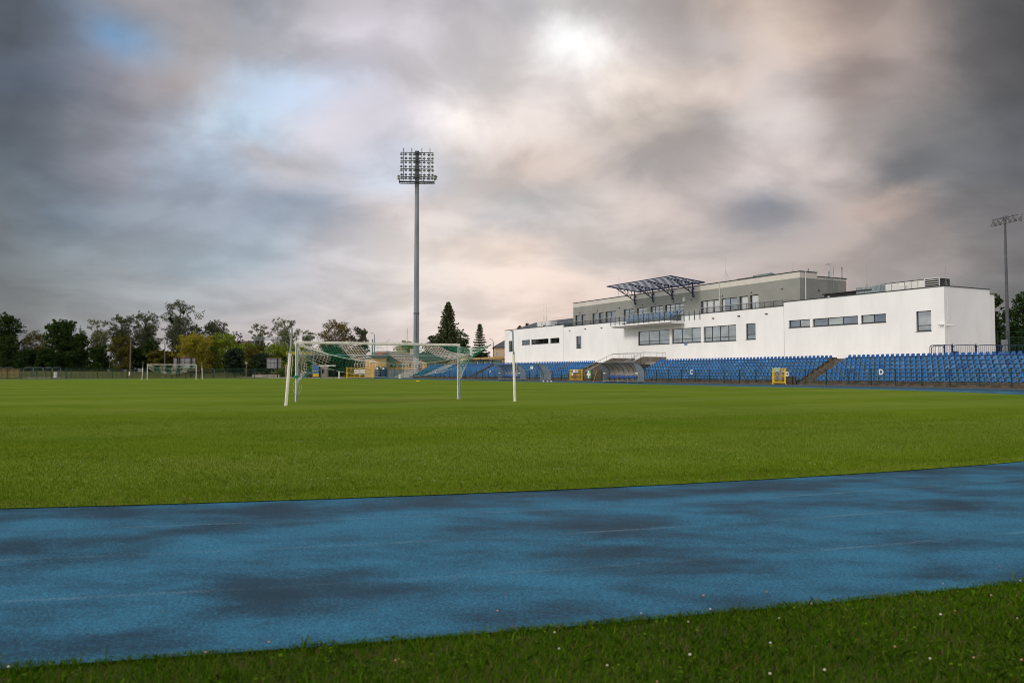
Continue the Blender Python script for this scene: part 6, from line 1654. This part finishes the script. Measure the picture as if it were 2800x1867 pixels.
# orange goal frame style barrier at the far left
Z = 184; g = thing('orange_fence', 'orange framed mesh fence at the far left edge', 'fence', P(-30, Z), 0); mb = MB(); L = 84 / F * Z; zt = zh(1009, Z)
for x in (0, L * .33, L * .56, L - .08): mb.box(x, x + .1, 0, .1, 0, zt)
mb.box(0, L, .02, .08, zt, zt + .07)
obj('frame', mb, 'orange_dull', g); mb = MB()
for k in range(46): x = L * k / 46; mb.beam((x, .05, 0.05), (min(L, x + .8), .05, zt - .02), .012); mb.beam((x, .06, zt - .02), (min(L, x + .8), .06, 0.05), .012)
obj('mesh', mb, 'ochre_wall', g)
g = thing('meter_cabinet', 'white cabinet standing on a pale concrete slab at the left', 'cabinet', P(152.5, 172), 0); mb = MB(); mb.box(-.28, .28, -.2, .2, .12, zh(1017, 172)); bevel(obj('body', mb, 'white_paint', g), .02); mb = MB(); mb.box(-.22, .22, -.215, -.202, .6, .64); mb.box(-.22, .22, -.215, -.202, 1.1, 1.14); obj('vent', mb, 'black', g)
mb = MB(); mb.box(P(72, 170).x, P(171, 170).x, 169, 171, -.02, .16); tag(obj('concrete_slab', mb, 'paving'), 'long pale concrete slab behind the far fence on the left', 'slab')
Z = 218; g = thing('scoreboard', 'small white scoreboard with four figures behind the far fence', 'scoreboard', P(383, Z), 0)
mb = MB(); mb.box(-.62, .62, -.04, .04, zh(1016, Z), zh(1009, Z)); obj('panel', mb, 'white_paint', g); lettering('lettering', '0000', .62, 'black', g, (0, -.06, zh(1012.5, Z)), (math.pi / 2, 0, 0), .02)
mb = MB(); mb.box(-.7, .7, .04, .1, zh(1018, Z), zh(1007.5, Z)); mb.box(-.5, -.42, .05, .1, 1, zh(1018, Z)); mb.box(.42, .5, .05, .1, 1, zh(1018, Z)); obj('backing', mb, 'black', g)
g = thing('equipment_box', 'grey box on legs left of the weathered lamp pole', 'box', P(343.5, 220, 1.3), 0); mb = MB(); mb.box(-.35, .35, -.2, .2, zh(1017, 220) - 1.3, zh(1011, 220) - 1.3); obj('body', mb, 'concrete', g); mb = MB(); mb.box(-.3, -.25, -.1, .1, 0, .2); mb.box(.25, .3, -.1, .1, 0, .2); obj('legs', mb, 'galv', g)
Z = 219; g = thing('training_goal', 'small rusty training goal frame on the grass bank', 'goal', P(327, Z, 1.3), 0); mb = MB(); zt = zh(1013, Z) - 1.3; mb.tube([(-1.05, 0, 0), (-1.05, 0, zt), (1.05, 0, zt), (1.05, 0, 0)], .04, 6); obj('frame', mb, 'timber_pole', g)
g = thing('road_sign', 'small grey sign on a post between the two dark pines', 'sign', P(673.5, 186), 0); mb = MB(); mb.box(-.25, .25, -.02, .02, zh(995, 186), zh(988.5, 186)); obj('plate', mb, 'sign_grey', g); mb = MB(); mb.tube([(0, .05, 0), (0, .05, zh(989, 186))], .04, 6); obj('post', mb, 'galv', g)
# low wall with posts beside the road, entrance with arch sign
Z = 188
g = thing('boundary_wall', 'low pink paved wall behind the right dark pine', 'wall', P(690, Z), 0); mb = MB(); mb.box(0, 6.4, 0, .25, 0, .75); obj('body', mb, 'paving', g)
Z = 186
g = thing('entrance_gate', 'blue entrance arch with reversed yellow lettering seen from inside', 'gate', P(820, Z), 0)
for x, lb in ((-(820 - 786.2) / F * Z, 0), ((857.5 - 820) / F * Z, 1)):
    mb = MB(); mb.tube([(x, 0, 0), (x, 0, zh(958.5, Z))], .12, 8); obj('post', mb, 'blue_paint', g)
xl_, xr_ = -(820 - 786.2) / F * Z, (857.5 - 820) / F * Z
mb = MB()
for y_ in (971, 960.5): mb.box(xl_, xr_, -.04, .04, zh(y_, Z) - .05, zh(y_, Z) + .05)
obj('cross_rail', mb, 'blue_paint', g)
lettering('lettering', 'STADION MIEJSKI', .86, 'yellow_paint', g, (.12, -.08, zh(966, Z)), (math.pi / 2, 0, 0), .015, mirror=True)
mb = MB(); mb.box(-.55, .1, -.06, .06, zh(961, Z), zh(955.5, Z)); obj('crest_plate', mb, 'blue_paint', g)
for px in (784.5, 857):
    g = thing('gate_pillar', 'concrete pillar at the %s side of the entrance' % ('left' if px < 800 else 'right'), 'pillar', P(px, 183), 0, 'entrance pillars'); mb = MB(); mb.box(-.32, .32, -.3, .3, 0, zh(1000, 183)); mb.box(-.4, .4, -.38, .38, zh(1000, 183) + .002, zh(998, 183) + .05); obj('shaft', mb, 'concrete', g)
g = thing('advert_panel', 'blue and yellow panel between the entrance and the yellow gate', 'panel', P(864, 180), 0); mb = MB(); mb.box(-.72, .72, -.03, .03, .55, zh(1000, 180)); obj('panel', mb, 'blue_paint', g); mb = MB(); mb.box(-.7, .7, -.045, -.032, .3, .95); obj('yellow_strip', mb, 'yellow_paint', g)
mb = MB()
for k in range(3): mb.lathe([(.02, 0), (.13, .01), (.13, .2)], 8, (-.42 + .42 * k, -.06, 1.45))
obj('emblem', mb, 'yellow_paint', g)
g = thing('ticket_booth', 'small grey booth with a flat white roof beside the entrance', 'booth', P(885, 182), 0); mb = MB(); mb.box(-.75, .75, 0, 1.6, 0, zh(1001, 182)); obj('wall', mb, 'concrete', g); mb = MB(); mb.box(-.9, 2.4, -.3, 1.8, zh(1001, 182) + .002, zh(998, 182)); obj('roof', mb, 'white_paint', g); mb = MB(); mb.box(-.4, .2, -.03, -.003, 1.0, 1.9); obj('window', mb, 'glass_dark', g)
# parked car
def car():
    g = thing('parked_car', 'dark hatchback parked behind the far fence left of the entrance panel', 'car', P(831.5, 181), R(-32))
    st = [(-2.05, .35, .62, .78), (-1.95, .62, .74, .80), (-1.2, .92, .78, .84), (-.65, 1.0, .80, .85), (0.05, 1.42, .62, .85), (1.2, 1.46, .60, .85), (1.85, 1.02, .70, .84), (2.02, .85, .78, .80), (2.06, .38, .76, .76)]
    mb = MB(); vs = []
    for (x, zt, wt_, wb_) in st: vs += [(x, -wb_, .28), (x, -wb_, min(zt, .85)), (x, -wt_, zt), (x, wt_, zt), (x, wb_, min(zt, .85)), (x, wb_, .28)]
    fs = [(0, 5, 4, 3, 2, 1)]; n = len(st)
    for i in range(n - 1):
        for j in range(6): a = i * 6 + j; b = i * 6 + (j + 1) % 6; fs.append((a, b, b + 6, a + 6))
    fs.append(tuple((n - 1) * 6 + j for j in range(6))); mb.add(vs, fs); bevel(obj('body', mb, 'car_paint', g), .05, 3)
    mb = MB(); mb.quad((-.60, -.70, 1.0), (-.60, .70, 1.0), (0.0, .60, 1.38), (0.0, -.60, 1.38)); 
    o_ = obj('windscreen', mb, 'glass', g); o_.location = (-.03, 0, .03)
    for sy in (-1, 1):
        mb = MB(); mb.quad((-.45, sy * .84, .92), (1.65, sy * .84, .95), (1.2, sy * .66, 1.38), (.1, sy * .66, 1.38)); obj('side_window', mb, 'glass_dark', g)
        for x in (-1.3, 1.3):
            mb = MB(); mb.lathe([(.05, 0), (.2, .01), (.31, 0), (.32, .04), (.32, .2), (.2, .2)], 18); w_ = obj('wheel', mb, 'rubber', g); w_.location = (x, sy * .88, .32); w_.rotation_euler = (R(90) * sy, 0, 0)
            mb = MB(); mb.lathe([(.02, 0), (.19, .01), (.19, .03)], 12); r_ = obj('rim', mb, 'galv', w_); r_.location = (0, 0, -.02)
        mb = MB(); mb.box(-2.08, -1.9, sy * .62 - .16, sy * .62 + .16, .62, .76); obj('headlight', mb, 'lamp_glass', g)
    mb = MB(); mb.box(-2.09, -2.055, -.26, .26, .42, .54); obj('number_plate', mb, 'white_paint', g)
car()
# blue containers with white round labels
for k, px in enumerate((1033, 1050)):
    g = thing('recycling_container', ['left', 'right'][k] + ' one of the two dark blue domed containers with a white disc', 'container', P(px, 168), 0, 'domed recycling containers')
    mb = MB(); mb.lathe([(.62, .1), (.66, .2), (.66, 1.6), (.60, 2.05), (.42, 2.35), (.15, 2.5), (.05, 2.52)], 20); obj('body', mb, 'container_blue' if 'container_blue' in M else 'sign_navy' if 'sign_navy' in M else 'navy_metal', g, smooth=False)
    mb = MB(); mb.lathe([(.02, 0), (.21, .01), (.21, .03)], 14); d_ = obj('round_label', mb, 'white_paint', g); d_.location = (0, -.66, 2.0); d_.rotation_euler = (R(72), 0, 0)
    mb = MB(); mb.tube([(-.67, 0, .05), (-.67, 0, 1.6)], .05, 6); mb.tube([(.67, 0, .05), (.67, 0, 1.6)], .05, 6); obj('lifting_post', mb, 'blue_paint', g)
# yellow double gate in the far fence
Z = 167; g = thing('double_gate', 'wide yellow double gate in the far fence left of the blue containers', 'gate', P(948, Z), 0); wd = (1020 - 948) / F * Z
for x in (0.05, wd):
    mb = MB(); mb.box(x - .09, x + .09, -.09, .09, 0, 2.35); obj('gate_post', mb, 'yellow_paint', g)
for a, b in ((.15, wd / 2 - .02), (wd / 2 + .02, wd - .1)):
    mb = MB(); gate_leaf(mb, a, b, .15, 2.2, 12, .04); obj('gate_leaf', mb, 'yellow_paint', g)
for x, w_ in ((1.6, .8), (3.0, .35)):
    mb = MB(); mb.box(x, x + w_, -.07, -.05, 1.0, 1.3); obj('notice', mb, 'white_paint', g)
g = thing('concrete_bollard', 'white concrete post in front of the far fence left of the yellow gate', 'bollard', P(927.5, 163), 0); mb = MB(); mb.lathe([(.13, 0), (.13, 1.25), (.11, 1.35), (.03, 1.38)], 12); obj('shaft', mb, 'white_paint', g)
g = thing('concrete_bollard', 'white concrete post in front of the fence near block A', 'bollard', P(1093, 160), 0); mb = MB(); mb.lathe([(.18, 0), (.18, .75), (.15, .85), (.03, .87)], 12); obj('shaft', mb, 'white_paint', g)
mb = MB(); mb.box(0, 5.4, 0, .15, 0, 1.9); g = thing('panel_wall', 'grey panel wall between the blue containers and block A', 'wall', P(1062, 176), 0); obj('panels', mb, 'sign_grey', g)
mb = MB(); mb.box(0, 2.4, 0, .15, 0.9, 1.9); g = thing('notice_wall', 'pale boarded screen behind the yellow double gate', 'wall', P(968, 172), 0); obj('panels', mb, 'white_paint', g); mb = MB(); mb.box(0, .1, 0, .15, 0, .9); mb.box(2.3, 2.4, 0, .15, 0, .9); obj('legs', mb, 'ochre_wall', g)
